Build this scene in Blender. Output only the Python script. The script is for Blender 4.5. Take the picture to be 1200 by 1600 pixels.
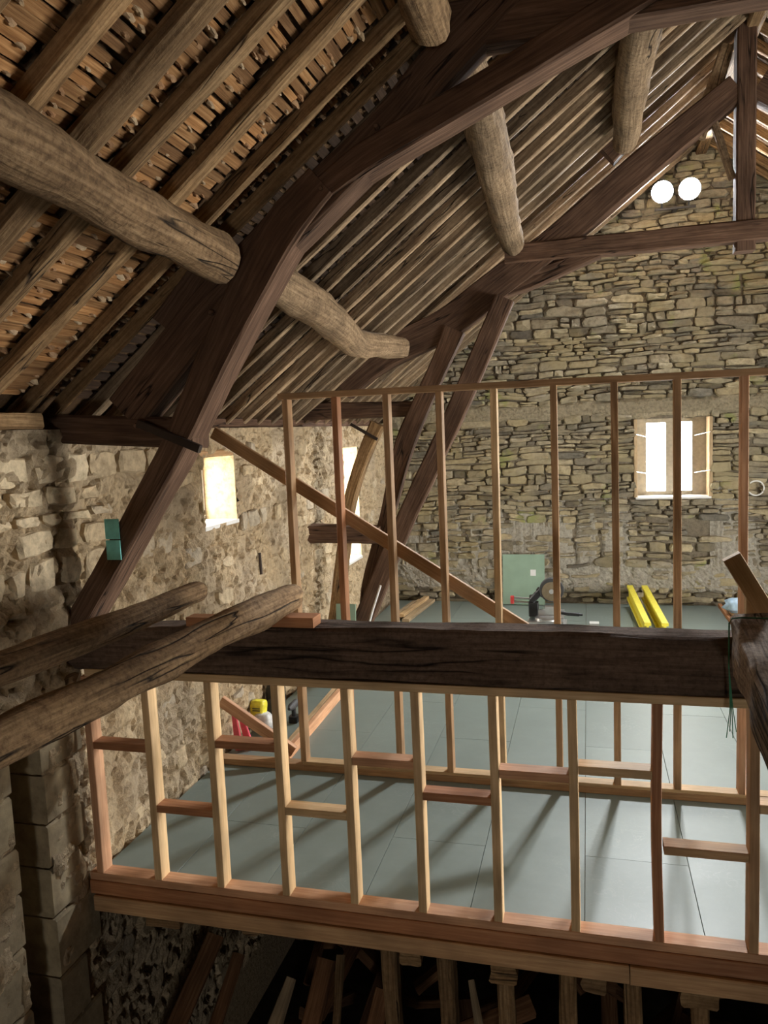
import bpy, bmesh, math, random
import numpy as np
from mathutils import Matrix, Vector

for o in list(bpy.data.objects): bpy.data.objects.remove(o)
scene = bpy.context.scene
C = scene.collection

# ------------------------------------------------------------------ camera
F = 1200.0
def _unit(v): return v / np.linalg.norm(v)
def _ray(p): return np.array([p[0]-600., p[1]-800., F])
_down = _unit(_ray((1070, 12300)))
_Y = _ray((917, 655)); _Y = _unit(_Y - _down*(_Y@_down))
_Z = -_down
RW = np.array([np.cross(_Y, _Z), _Y, _Z])        # camera vector -> world vector
CP = np.array([2.98, -3.79, 2.63])
def proj(P):
    v = RW.T @ (np.array(P, float)-CP)
    return (600+F*v[0]/v[2], 800+F*v[1]/v[2], v[2])
cd = bpy.data.cameras.new('camera'); cam = bpy.data.objects.new('camera', cd); C.objects.link(cam)
cd.sensor_fit = 'AUTO'; cd.sensor_width = 36.0; cd.lens = 27.0
cd.clip_start = 0.05; cd.clip_end = 200
M = Matrix.Identity(4)
for i in range(3):
    M[i][0] = RW[i, 0]; M[i][1] = -RW[i, 1]; M[i][2] = -RW[i, 2]; M[i][3] = CP[i]
cam.matrix_world = M
scene.camera = cam

# ------------------------------------------------------------------ world, exposure
LAMP_STRENGTH = 1350.0
SKY_STRENGTH = 24.0
w = bpy.data.worlds.new('sky'); scene.world = w; w.use_nodes = True
bg = w.node_tree.nodes['Background']
bg.inputs[0].default_value = (1.0, 0.96, 0.885, 1); bg.inputs[1].default_value = SKY_STRENGTH
vs = scene.view_settings
vs.view_transform = 'Standard'; vs.look = 'None'; vs.gamma = 1; vs.exposure = 0.45
vs.use_curve_mapping = False
scene.cycles.max_bounces = 10; scene.cycles.diffuse_bounces = 7
scene.cycles.sample_clamp_indirect = 6

def portal(name, loc, rot, sx, sy):
    l = bpy.data.lights.new(name, 'AREA'); l.shape = 'RECTANGLE'; l.size = sx; l.size_y = sy
    l.cycles.is_portal = True
    o = bpy.data.objects.new(name, l); C.objects.link(o); o.location = loc; o.rotation_euler = rot
portal('daylight_portal', (-0.50, 2.07, 2.20), (0, -math.pi/2, 0), .56, .60)
portal('daylight_portal', (-0.50, 5.76, 1.71), (0, -math.pi/2, 0), 1.48, .68)
portal('daylight_portal', (4.13, 8.15, 2.11), (-math.pi/2, 0, 0), .80, 1.10)
portal('daylight_portal', (9.5, 2.25, 1.28), (0, math.pi/2, 0), 2.45, 3.3)
portal('daylight_portal', (4.60, -13.48, -.8), (math.pi/2, 0, 0), 1.4, 1.4)

# ------------------------------------------------------------------ helpers
rng = random.Random(7)
def vnoise(p, seed=0):
    """value noise, p (...,3) -> -1..1"""
    p = np.asarray(p, float); i = np.floor(p).astype(np.int64); f = p-i; f = f*f*(3-2*f)
    def h(a, b, c):
        n = (a*374761393 + b*668265263 + c*2147483647 + seed*974634777) & 0xffffffff
        n = ((n ^ (n >> 13))*1274126177) & 0xffffffff
        n = (n ^ (n >> 16)) & 0xffffffff
        return n/2147483648.0 - 1
    r = 0
    for a in (0, 1):
        for b in (0, 1):
            for c in (0, 1):
                wt = (f[..., 0] if a else 1-f[..., 0])*(f[..., 1] if b else 1-f[..., 1])*(f[..., 2] if c else 1-f[..., 2])
                r = r + wt*h(i[..., 0]+a, i[..., 1]+b, i[..., 2]+c)
    return r
def fbm(p, seed=0, oct=4):
    r = 0; a = 1.0; s = 1.0
    for k in range(oct):
        r = r + a*vnoise(np.asarray(p)*s, seed+k*17); a *= .5; s *= 2.03
    return r

def tag(o, label=None, cat=None, group=None, kind=None):
    if label: o['label'] = label
    if cat: o['category'] = cat
    if group: o['group'] = group
    if kind: o['kind'] = kind
    return o
def thing(name, loc=(0, 0, 0), label=None, cat=None, group=None, kind=None, rotz=0):
    o = bpy.data.objects.new(name, None); C.objects.link(o)
    o.location = loc; o.rotation_euler = (0, 0, rotz); o.empty_display_size = .1
    return tag(o, label, cat, group, kind)

def mk(name, verts, faces, mat, parent=None, uvs=None, smooth=False, world=True):
    """verts in world space (or in the parent's space when world=False)"""
    v = np.asarray(verts, float)
    org = (v.min(0)+v.max(0))/2; org[2] = v[:, 2].min()
    me = bpy.data.meshes.new(name)
    me.from_pydata([tuple(x) for x in (v-org)], [], faces)
    if uvs is not None:
        ul = me.uv_layers.new(name='UVMap')
        ul.data.foreach_set('uv', np.asarray(uvs, np.float32).ravel())
    if smooth: me.polygons.foreach_set('use_smooth', [True]*len(me.polygons))
    me.materials.append(mat); me.update()
    o = bpy.data.objects.new(name, me); C.objects.link(o)
    loc = org.copy()
    if parent:
        o.parent = parent
        if world:
            q = parent; 
            while q: loc = loc-np.array(q.location); q = q.parent
    o.location = loc
    return o

class MB:
    """collects geometry with UVs (u along the grain, v round it)"""
    def __init__(s): s.v = []; s.f = []; s.uv = []
    def add(s, verts, faces, uvs):
        b = len(s.v); s.v += [tuple(x) for x in verts]
        for f in faces: s.f.append(tuple(i+b for i in f))
        s.uv += uvs
    def poly_box(s, c, X, Y, Z, hx, hy, hz, ch=0.0):
        """oriented box, X = grain; ch = chamfer on the long edges"""
        c, X, Y, Z = map(np.array, (c, X, Y, Z))
        if ch <= 0: prof = [(-hy, -hz), (hy, -hz), (hy, hz), (-hy, hz)]
        else: prof = [(-hy+ch, -hz), (hy-ch, -hz), (hy, -hz+ch), (hy, hz-ch), (hy-ch, hz), (-hy+ch, hz), (-hy, hz-ch), (-hy, -hz+ch)]
        n = len(prof); vs = []
        for sx in (-hx, hx): vs += [c+X*sx+Y*a+Z*b for a, b in prof]
        per = [0]
        for i in range(n):
            a = prof[i]; b = prof[(i+1) % n]; per.append(per[-1]+math.hypot(a[0]-b[0], a[1]-b[1]))
        fs = []; uv = []
        for i in range(n):
            j = (i+1) % n
            fs.append((i, n+i, n+j, j)); uv += [(0, per[i]), (2*hx, per[i]), (2*hx, per[i+1]), (0, per[i+1])]
        fs.append(tuple(range(n))); uv += [prof[k] for k in range(n)]
        fs.append(tuple(range(2*n-1, n-1, -1))); uv += [prof[k-n] for k in range(2*n-1, n-1, -1)]
        s.add(vs, fs, uv)
    def box(s, x0, x1, y0, y1, z0, z1, ch=0.0, grain='x'):
        c = ((x0+x1)/2, (y0+y1)/2, (z0+z1)/2); h = ((x1-x0)/2, (y1-y0)/2, (z1-z0)/2)
        I = np.eye(3)
        o = {'x': (0, 1, 2), 'y': (1, 2, 0), 'z': (2, 0, 1)}[grain]
        s.poly_box(c, I[o[0]], I[o[1]], I[o[2]], h[o[0]], h[o[1]], h[o[2]], ch)
    def sweep(s, pts, w, h, up=(0, 0, 1), prof='box', seg=.12, rough=.006, seed=0, ch=.012, curve=True, taper_end=0.0, freq=3.0):
        pts = np.asarray(pts, float); k = len(pts)
        w = np.broadcast_to(np.asarray(w, float), (k,)); h = np.broadcast_to(np.asarray(h, float), (k,))
        d = np.concatenate([[0], np.cumsum(np.linalg.norm(np.diff(pts, axis=0), axis=1))])
        n = max(2, int(math.ceil(d[-1]/seg))+1)
        t = np.linspace(0, d[-1], n)
        if k > 2 and curve:
            # Catmull-Rom through the points
            P = np.vstack([2*pts[0]-pts[1], pts, 2*pts[-1]-pts[-2]])
            out = []
            for x in t:
                i = min(k-2, max(0, np.searchsorted(d, x, 'right')-1)); f = (x-d[i])/(d[i+1]-d[i])
                a, b, c, e = P[i], P[i+1], P[i+2], P[i+3]
                out.append(.5*((2*b)+(-a+c)*f+(2*a-5*b+4*c-e)*f*f+(-a+3*b-3*c+e)*f**3))
            cp = np.array(out)
        else:
            cp = np.stack([np.interp(t, d, pts[:, j]) for j in range(3)], 1)
        W = np.interp(t, d, w)/2; H = np.interp(t, d, h)/2
        T = np.gradient(cp, axis=0) if n > 2 else np.repeat((cp[1]-cp[0])[None], 2, 0)
        T /= np.linalg.norm(T, axis=1)[:, None]
        up = np.array(up, float)
        S = np.cross(T, up); S /= np.linalg.norm(S, axis=1)[:, None]
        U = np.cross(S, T)
        if prof == 'round':
            m = 14; pr = [(math.cos(2*math.pi*i/m), math.sin(2*math.pi*i/m)) for i in range(m)]
        else:
            m = 12
            pr = None
        rings = []
        for i in range(n):
            a, b = W[i], H[i]
            if prof == 'round': q = [(x*a, y*b) for x, y in pr]
            else:
                c = min(ch, a*.6, b*.6)
                q = [(-a+c, -b), (0, -b), (a-c, -b), (a, -b+c), (a, 0), (a, b-c), (a-c, b), (0, b), (-a+c, b), (-a, b-c), (-a, 0), (-a, -b+c)]
            rings.append(q)
        R = np.array(rings)                      # n,m,2
        V = cp[:, None, :]+S[:, None, :]*R[..., :1]+U[:, None, :]*R[..., 1:]
        if rough > 0:
            dirn = V-cp[:, None, :]; dirn /= np.linalg.norm(dirn, axis=2)[..., None]+1e-9
            ang = np.broadcast_to(np.linspace(0, 2*math.pi, m, endpoint=False), (n, m))
            tt = np.broadcast_to(t[:, None], (n, m))
            nz = fbm(np.stack([tt*freq, np.cos(ang)*1.2+seed*3.1, np.sin(ang)*1.2], -1), seed)
            V = V+dirn*(nz*rough)[..., None]
        per = np.concatenate([[0], np.cumsum(np.linalg.norm(np.diff(np.vstack([R[0], R[0][:1]]), axis=0), axis=1))])
        fs = []; uv = []
        for i in range(n-1):
            for j in range(m):
                j2 = (j+1) % m
                fs.append((i*m+j, (i+1)*m+j, (i+1)*m+j2, i*m+j2))
                uv += [(t[i], per[j]), (t[i+1], per[j]), (t[i+1], per[j+1]), (t[i], per[j+1])]
        vs = V.reshape(-1, 3).tolist()
        if taper_end:       # rounded ends for logs
            for e, ring in ((0, 0), (n-1, (n-1)*m)):
                sgn = -1 if e == 0 else 1
                b = len(vs); cc = cp[e]+T[e]*sgn*taper_end
                vs += [(cc+(np.array(vs[ring+j])-cp[e])*.72).tolist() for j in range(m)]
                for j in range(m):
                    j2 = (j+1) % m
                    q = (ring+j, b+j, b+j2, ring+j2)
                    fs.append(q if e else q[::-1]); u4 = [(t[e], per[j]), (t[e]+.03, per[j]), (t[e]+.03, per[j+1]), (t[e], per[j+1])]
                    uv += u4 if e else u4[::-1]
                q = tuple(b+j for j in range(m)); 
                fs.append(q if e else q[::-1]); uv += [tuple(R[e][j] if e else R[e][m-1-j]) for j in range(m)]
        else:
            fs.append(tuple(range(m-1, -1, -1))); uv += [tuple(R[0][j]) for j in range(m-1, -1, -1)]
            fs.append(tuple((n-1)*m+j for j in range(m))); uv += [tuple(R[-1][j]) for j in range(m)]
        s.add(vs, fs, uv)
    def lathe(s, c, axis, prof, m=20):
        """prof: list of (r, t) along axis"""
        c = np.array(c, float); A = _unit(np.array(axis, float))
        q = np.array((0, 0, 1.)) if abs(A[2]) < .9 else np.array((1., 0, 0))
        X = _unit(np.cross(q, A)); Y = np.cross(A, X)
        vs = []; fs = []; uv = []
        for r, t in prof:
            for j in range(m):
                a = 2*math.pi*j/m; vs.append(c+A*t+(X*math.cos(a)+Y*math.sin(a))*max(r, 1e-4))
        for i in range(len(prof)-1):
            for j in range(m):
                j2 = (j+1) % m
                fs.append((i*m+j, i*m+j2, (i+1)*m+j2, (i+1)*m+j)); uv += [(i*.1, j*.02), (i*.1, j*.02+.02), (i*.1+.1, j*.02+.02), (i*.1+.1, j*.02)]
        fs.append(tuple(range(m-1, -1, -1))); uv += [(0, 0)]*m
        L = (len(prof)-1)*m; fs.append(tuple(range(L, L+m))); uv += [(0, 0)]*m
        s.add(vs, fs, uv)
    def tube(s, pts, r, seg=.03, m=8):
        pts = np.asarray(pts, float)
        d = np.concatenate([[0], np.cumsum(np.linalg.norm(np.diff(pts, axis=0), axis=1))])
        n = max(2, int(d[-1]/seg)+1); t = np.linspace(0, d[-1], n)
        cp = np.stack([np.interp(t, d, pts[:, j]) for j in range(3)], 1)
        T = np.gradient(cp, axis=0); T /= np.linalg.norm(T, axis=1)[:, None]+1e-9
        vs = []; fs = []; uv = []
        for i in range(n):
            q = np.array((0, 0, 1.)) if abs(T[i][2]) < .9 else np.array((1., 0, 0))
            X = _unit(np.cross(q, T[i])); Y = np.cross(T[i], X)
            vs += [cp[i]+r*(X*math.cos(2*math.pi*j/m)+Y*math.sin(2*math.pi*j/m)) for j in range(m)]
        for i in range(n-1):
            for j in range(m):
                j2 = (j+1) % m; fs.append((i*m+j, i*m+j2, (i+1)*m+j2, (i+1)*m+j)); uv += [(t[i], j*.01), (t[i], j*.01+.01), (t[i+1], j*.01+.01), (t[i+1], j*.01)]
        fs.append(tuple(range(m-1, -1, -1))); uv += [(0, 0)]*m
        fs.append(tuple((n-1)*m+j for j in range(m))); uv += [(0, 0)]*m
        s.add(vs, fs, uv)
    def prism(s, poly, y0, y1):
        """convex polygon in (x,z) extruded along y"""
        n = len(poly); vs = [(x, y0, z) for x, z in poly]+[(x, y1, z) for x, z in poly]
        fs = [tuple(range(n)), tuple(range(2*n-1, n-1, -1))]
        uv = [p for p in poly]+[poly[k-n] for k in range(2*n-1, n-1, -1)]
        for i in range(n):
            j = (i+1) % n; fs.append((i, n+i, n+j, j)); uv += [(0, 0), (y1-y0, 0), (y1-y0, .1), (0, .1)]
        s.add(vs, fs, uv)
    def build(s, name, mat, parent=None, smooth=False, world=True):
        return mk(name, s.v, s.f, mat, parent, s.uv, smooth, world)

# ------------------------------------------------------------------ materials
def new_mat(name):
    m = bpy.data.materials.new(name); m.use_nodes = True
    nt = m.node_tree; b = nt.nodes['Principled BSDF']; return m, nt, b
def N(nt, t, **k):
    n = nt.nodes.new(t)
    for a, v in k.items(): setattr(n, a, v)
    return n
def ramp(nt, fac, stops):
    r = N(nt, 'ShaderNodeValToRGB'); e = r.color_ramp.elements
    while len(e) < len(stops): e.new(.5)
    for i, (p, c) in enumerate(stops): e[i].position = p; e[i].color = (*c, 1)
    nt.links.new(fac, r.inputs[0]); return r.outputs[0]
def rand_val(nt):
    oi = N(nt, 'ShaderNodeObjectInfo'); ge = N(nt, 'ShaderNodeNewGeometry')
    a = N(nt, 'ShaderNodeMath', operation='ADD'); nt.links.new(oi.outputs['Random'], a.inputs[0]); nt.links.new(ge.outputs['Random Per Island'], a.inputs[1])
    f = N(nt, 'ShaderNodeMath', operation='FRACT'); nt.links.new(a.outputs[0], f.inputs[0]); return f.outputs[0]
def mixc(nt, fac, a, b, mode='MIX'):
    m = N(nt, 'ShaderNodeMix', data_type='RGBA', blend_type=mode)
    for s, v in ((0, fac), (6, a), (7, b)):
        if hasattr(v, 'is_linked') or hasattr(v, 'links'): nt.links.new(v, m.inputs[s])
        elif isinstance(v, (int, float)): m.inputs[s].default_value = v
        else: m.inputs[s].default_value = (*v, 1)
    return m.outputs[2]
def wood(name, dark, mid, light, scale=1.0, rough=.75, bump=.3, crack=0.0, var=.25, knots=True, crackcol=(.012, .008, .006), cmask=.5, weather=0.0):
    m, nt, b = new_mat(name); L = nt.links.new
    uv = N(nt, 'ShaderNodeUVMap'); r = rand_val(nt)
    mp = N(nt, 'ShaderNodeVectorMath', operation='MULTIPLY'); L(uv.outputs[0], mp.inputs[0]); mp.inputs[1].default_value = (1.2*scale, 26*scale, 1)
    cb = N(nt, 'ShaderNodeCombineXYZ'); k = N(nt, 'ShaderNodeMath', operation='MULTIPLY'); L(r, k.inputs[0]); k.inputs[1].default_value = 37.0
    L(k.outputs[0], cb.inputs[2]); L(k.outputs[0], cb.inputs[0])
    ad = N(nt, 'ShaderNodeVectorMath', operation='ADD'); L(mp.outputs[0], ad.inputs[0]); L(cb.outputs[0], ad.inputs[1])
    n1 = N(nt, 'ShaderNodeTexNoise'); n1.inputs['Scale'].default_value = 2.6; n1.inputs['Detail'].default_value = 9; n1.inputs['Roughness'].default_value = .62; n1.inputs['Distortion'].default_value = .25; L(ad.outputs[0], n1.inputs['Vector'])
    col = ramp(nt, n1.outputs[0], [(.28, dark), (.5, mid), (.72, light)])
    mp2 = N(nt, 'ShaderNodeVectorMath', operation='MULTIPLY'); L(ad.outputs[0], mp2.inputs[0]); mp2.inputs[1].default_value = (1.5, .09, 1)
    n2 = N(nt, 'ShaderNodeTexNoise'); n2.inputs['Scale'].default_value = 1.6; n2.inputs['Detail'].default_value = 3; L(mp2.outputs[0], n2.inputs['Vector'])
    sh = ramp(nt, n2.outputs[0], [(.3, (.62, .6, .58)), (.65, (1.15, 1.13, 1.1))])
    col = mixc(nt, .8, col, sh, 'MULTIPLY')
    rv = ramp(nt, r, [(0, (1-var, 1-var, 1-var*.9)), (.5, (1, 1, 1)), (1, (1+var, 1+var*.8, 1+var*.6))])
    col = mixc(nt, 1.0, col, rv, 'MULTIPLY')
    hgt = n1.outputs[0]
    if crack > 0:
        mp3 = N(nt, 'ShaderNodeVectorMath', operation='MULTIPLY'); L(ad.outputs[0], mp3.inputs[0]); mp3.inputs[1].default_value = (.9, .55, 1)
        n3 = N(nt, 'ShaderNodeTexNoise'); n3.inputs['Scale'].default_value = 1.0; n3.inputs['Detail'].default_value = 2; n3.inputs['Distortion'].default_value = .3; L(mp3.outputs[0], n3.inputs['Vector'])
        cr = ramp(nt, n3.outputs[0], [(.5-.05*crack, (0, 0, 0)), (.5, (1, 1, 1)), (.5+.05*crack, (0, 0, 0))])
        mp4 = N(nt, 'ShaderNodeVectorMath', operation='MULTIPLY'); L(ad.outputs[0], mp4.inputs[0]); mp4.inputs[1].default_value = (.6, .12, 1)
        n4 = N(nt, 'ShaderNodeTexNoise'); n4.inputs['Scale'].default_value = 1.3; L(mp4.outputs[0], n4.inputs['Vector'])
        ms = ramp(nt, n4.outputs[0], [(cmask, (0, 0, 0)), (cmask+.1, (1, 1, 1))])
        cm = mixc(nt, 1.0, cr, ms, 'MULTIPLY')
        col = mixc(nt, cm, col, crackcol)
        sb = N(nt, 'ShaderNodeMath', operation='SUBTRACT'); L(n1.outputs[0], sb.inputs[0]); L(cm, sb.inputs[1]); hgt = sb.outputs[0]
    if weather > 0:
        ge2 = N(nt, 'ShaderNodeNewGeometry'); n5 = N(nt, 'ShaderNodeTexNoise'); n5.inputs['Scale'].default_value = 34; n5.inputs['Detail'].default_value = 8; n5.inputs['Roughness'].default_value = .7; L(ge2.outputs['Position'], n5.inputs['Vector'])
        wc = ramp(nt, n5.outputs[0], [(.35, (.45, .42, .40)), (.52, (1, 1, 1)), (.7, (1.3, 1.28, 1.22))]); col = mixc(nt, weather, col, wc, 'MULTIPLY')
        wa = N(nt, 'ShaderNodeMath', operation='ADD'); L(hgt, wa.inputs[0]); L(n5.outputs[0], wa.inputs[1]); hgt = wa.outputs[0]
    L(col, b.inputs['Base Color']); b.inputs['Roughness'].default_value = rough; b.inputs['Specular IOR Level'].default_value = .2 if rough > .74 else .4
    bp = N(nt, 'ShaderNodeBump'); bp.inputs['Strength'].default_value = bump; bp.inputs['Distance'].default_value = .01; L(hgt, bp.inputs['Height']); L(bp.outputs[0], b.inputs['Normal'])
    return m
def stone(name, cols, scale=14, bump=.6, rough=.95, var=None, dist=.02, blotch=None, moss=None):
    """cols: ramp over a random value; noise mottles it"""
    m, nt, b = new_mat(name); L = nt.links.new
    tc = N(nt, 'ShaderNodeTexCoord'); geo = N(nt, 'ShaderNodeNewGeometry'); r = rand_val(nt)
    k = N(nt, 'ShaderNodeMath', operation='MULTIPLY'); L(r, k.inputs[0]); k.inputs[1].default_value = 1.0
    n = len(cols)
    base = ramp(nt, r, [(i/(n-1), c) for i, c in enumerate(cols)])
    n1 = N(nt, 'ShaderNodeTexNoise'); n1.inputs['Scale'].default_value = scale; n1.inputs['Detail'].default_value = 7; n1.inputs['Roughness'].default_value = .65; L(geo.outputs['Position'], n1.inputs['Vector'])
    sh = ramp(nt, n1.outputs[0], [(.25, (.55, .53, .5)), (.5, (1, 1, 1)), (.75, (1.35, 1.33, 1.28))])
    col = mixc(nt, 1.0, base, sh, 'MULTIPLY')
    n2 = N(nt, 'ShaderNodeTexNoise'); n2.inputs['Scale'].default_value = 1.3; n2.inputs['Detail'].default_value = 4; L(geo.outputs['Position'], n2.inputs['Vector'])
    if blotch:
        ms = ramp(nt, n2.outputs[0], [(.45, (0, 0, 0)), (.62, (1, 1, 1))])
        col = mixc(nt, ms, col, mixc(nt, .6, col, blotch))
    if moss:
        n3 = N(nt, 'ShaderNodeTexNoise'); n3.inputs['Scale'].default_value = 2.1; n3.inputs['Detail'].default_value = 3; L(geo.outputs['Position'], n3.inputs['Vector'])
        ms = ramp(nt, n3.outputs[0], [(.63, (0, 0, 0)), (.70, (.7, .7, .7))]); col = mixc(nt, ms, col, moss)
    L(col, b.inputs['Base Color']); b.inputs['Roughness'].default_value = rough
    b.inputs['Specular IOR Level'].default_value = .2
    bp = N(nt, 'ShaderNodeBump'); bp.inputs['Strength'].default_value = bump; bp.inputs['Distance'].default_value = dist; L(n1.outputs[0], bp.inputs['Height']); L(bp.outputs[0], b.inputs['Normal'])
    return m
def plain(name, col, rough=.5, metal=0.0, noise=.15, scale=20, spec=.5, trans=0.0, alpha=1.0):
    m, nt, b = new_mat(name); L = nt.links.new
    tc = N(nt, 'ShaderNodeTexCoord'); n1 = N(nt, 'ShaderNodeTexNoise'); n1.inputs['Scale'].default_value = scale; n1.inputs['Detail'].default_value = 4; L(tc.outputs['Object'], n1.inputs['Vector'])
    sh = ramp(nt, n1.outputs[0], [(.3, (1-noise,)*3), (.7, (1+noise,)*3)])
    L(mixc(nt, 1.0, col, sh, 'MULTIPLY'), b.inputs['Base Color'])
    b.inputs['Roughness'].default_value = rough; b.inputs['Metallic'].default_value = metal; b.inputs['Specular IOR Level'].default_value = spec
    b.inputs['Transmission Weight'].default_value = trans; b.inputs['Alpha'].default_value = alpha
    return m

M_oak = wood('old_dark_oak', (.064, .036, .024), (.122, .072, .048), (.20, .125, .085), rough=.9, bump=.5, crack=.5, var=.12)
M_tie = wood('cracked_tie_beam_oak', (.085, .056, .040), (.145, .098, .072), (.21, .148, .11), rough=.92, bump=.7, crack=.95, var=.05, cmask=.45, weather=.6)
M_log = wood('weathered_log', (.115, .070, .036), (.27, .175, .095), (.44, .305, .175), scale=.8, rough=.85, bump=.9, crack=.5, var=.10, weather=.8)
M_purlin = wood('pale_weathered_purlin', (.14, .095, .058), (.30, .215, .135), (.45, .335, .22), scale=.8, rough=.85, bump=.9, crack=.4, var=.10, weather=.8)
M_rafter = wood('old_rafter', (.115, .068, .032), (.26, .165, .083), (.43, .295, .16), rough=.85, bump=.6, crack=.4, var=.25, weather=.4)
M_lath = wood('riven_lath', (.13, .062, .024), (.29, .155, .066), (.46, .28, .135), rough=.9, bump=.6, var=.45)
M_darklath = wood('dark_far_lath', (.018, .011, .007), (.036, .022, .014), (.062, .039, .026), rough=.9, bump=.4, var=.3)  # much darker wood colour for the laths beyond the near truss
M_pine = wood('new_pine', (.52, .34, .175), (.66, .46, .25), (.76, .56, .34), rough=.6, bump=.12, var=.08)
M_pinepink = wood('pinkish_larch', (.46, .23, .12), (.60, .33, .185), (.70, .44, .27), rough=.6, bump=.12, var=.08)
M_pinered = wood('reddish_douglas', (.32, .13, .055), (.43, .19, .085), (.54, .28, .14), rough=.6, bump=.12, var=.08)
M_pinebrown = wood('brownish_pine', (.36, .21, .10), (.48, .29, .15), (.60, .40, .22), rough=.65, bump=.15, var=.10)
M_heap = wood('old_brown_plank', (.09, .045, .022), (.17, .085, .042), (.26, .15, .08), rough=.85, bump=.5, var=.3)
M_split = wood('pale_split_wood', (.36, .26, .15), (.50, .38, .24), (.62, .50, .34), rough=.8, bump=.5, var=.2)
M_gstone = stone('thin_bedded_stone', [(.12, .105, .08), (.30, .26, .185), (.43, .36, .23), (.17, .16, .135), (.36, .31, .22), (.22, .195, .15), (.50, .43, .29), (.14, .125, .105), (.38, .335, .24), (.27, .245, .20)], scale=16, bump=.7, blotch=(.38, .32, .18), moss=(.27, .30, .10))
M_gmortar = stone('gable_mortar', [(.21, .18, .135), (.21, .18, .135)], scale=22, bump=1.0)
M_lime = stone('tan_lime_mortar', [(.50, .385, .245), (.50, .385, .245)], scale=26, bump=1.0, dist=.03, blotch=(.38, .31, .225))
M_rubble = stone('rubble_stone', [(.40, .32, .215), (.49, .385, .25), (.54, .43, .285), (.41, .35, .27), (.50, .40, .265)], scale=18, bump=.8)
M_paler = stone('pale_limestone_rubble', [(.60, .49, .33), (.66, .545, .38), (.54, .44, .295)], scale=18, bump=.8)
M_quoin = stone('dressed_quoin_stone', [(.33, .26, .165), (.38, .31, .20), (.29, .23, .15)], scale=9, bump=.35)
M_cement = stone('grey_cement_render', [(.40, .375, .32), (.40, .375, .32)], scale=24, bump=1.0, dist=.03)
M_cement2 = stone('band_render', [(.34, .295, .21), (.34, .295, .21)], scale=24, bump=1.0, dist=.03)
M_slate = stone('roof_underside', [(.095, .055, .028), (.095, .055, .028)], scale=25, bump=.8)
M_nib = stone('clay_mortar_nib', [(.30, .19, .10), (.46, .36, .24), (.36, .20, .10), (.22, .13, .07)], scale=20, bump=.6)
M_ground = stone('dark_earth', [(.05, .04, .03), (.05, .04, .03)], scale=6, bump=.8)
M_plainwall = stone('plain_rubble_wall', [(.20, .165, .115), (.20, .165, .115)], scale=8, bump=1.0, dist=.05)

def mat_panel():
    m, nt, b = new_mat('grey_green_floor_panel'); L = nt.links.new
    geo = N(nt, 'ShaderNodeNewGeometry'); r = rand_val(nt)
    n1 = N(nt, 'ShaderNodeTexNoise'); n1.inputs['Scale'].default_value = 3; n1.inputs['Detail'].default_value = 8; n1.inputs['Roughness'].default_value = .7; L(geo.outputs['Position'], n1.inputs['Vector'])
    col = ramp(nt, n1.outputs[0], [(.3, (.175, .212, .190)), (.55, (.198, .24, .216)), (.75, (.222, .265, .24))])
    # white scuffs: stretched noise ridges
    n2 = N(nt, 'ShaderNodeTexNoise'); n2.inputs['Scale'].default_value = 5; n2.inputs['Detail'].default_value = 5; n2.inputs['Distortion'].default_value = 2.5; L(geo.outputs['Position'], n2.inputs['Vector'])
    sc = ramp(nt, n2.outputs[0], [(.485, (0, 0, 0)), (.5, (.35, .35, .35)), (.515, (0, 0, 0))])
    n3 = N(nt, 'ShaderNodeTexNoise'); n3.inputs['Scale'].default_value = 1.1; L(geo.outputs['Position'], n3.inputs['Vector'])
    mk_ = ramp(nt, n3.outputs[0], [(.5, (0, 0, 0)), (.65, (1, 1, 1))])
    fac = mixc(nt, 1.0, sc, mk_, 'MULTIPLY')
    col = mixc(nt, fac, col, (.38, .40, .375))
    rv = ramp(nt, r, [(0, (.94, .94, .94)), (1, (1.05, 1.05, 1.05))]); col = mixc(nt, 1.0, col, rv, 'MULTIPLY')
    L(col, b.inputs['Base Color'])
    rr = N(nt, 'ShaderNodeMapRange'); L(n1.outputs[0], rr.inputs[0]); rr.inputs[3].default_value = .36; rr.inputs[4].default_value = .56; L(rr.outputs[0], b.inputs['Roughness'])
    return m
M_panel = mat_panel()
M_farrafter = wood('pale_grey_rafter', (.14, .098, .060), (.29, .215, .140), (.45, .35, .24), rough=.85, bump=.6, crack=.4, var=.25, weather=.4)
M_reveal = stone('daylit_reveal', [(.50, .42, .27), (.50, .42, .27)], scale=20, bump=.6)  # daylight on the window reveals, put into a pale colour
M_oldbeam = wood('grey_brown_old_beam', (.15, .115, .09), (.30, .235, .185), (.44, .35, .28), rough=.92, bump=1.0, crack=.8, var=.05, weather=.8)
M_gboard = plain('green_chipboard', (.27, .39, .30), .6, noise=.08, scale=6)
M_black = plain('black_plastic', (.014, .014, .015), .5)
M_dgrey = plain('dark_grey_plastic', (.05, .05, .052), .5)
M_alu = plain('cast_aluminium', (.62, .62, .62), .35, .9, noise=.08)
M_steel = plain('saw_blade_steel', (.30, .24, .16), .35, .8)
M_red = plain('red_plastic', (.62, .05, .05), .45)
M_pink = plain('pinkish_red_plastic', (.75, .10, .14), .5)
M_yellow = plain('yellow_painted_timber', (.80, .68, .06), .55, noise=.08)
M_white = plain('white_plastic', (.80, .80, .78), .4, noise=.05)
M_paper = plain('white_label_paper', (.80, .80, .80), .7, noise=.05)
M_teal = plain('teal_patch', (.20, .62, .58), .5, noise=.3, scale=12)
M_bagw = plain('clear_bag_plastic', (.62, .62, .60), .25, noise=.25, scale=30)
M_bagy = plain('yellow_printed_bag', (.74, .66, .05), .35, noise=.2, scale=30)
M_ink = plain('dark_ink', (.10, .10, .04), .6)
M_blue = plain('pale_blue_plastic', (.45, .62, .80), .35, noise=.2)
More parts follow.
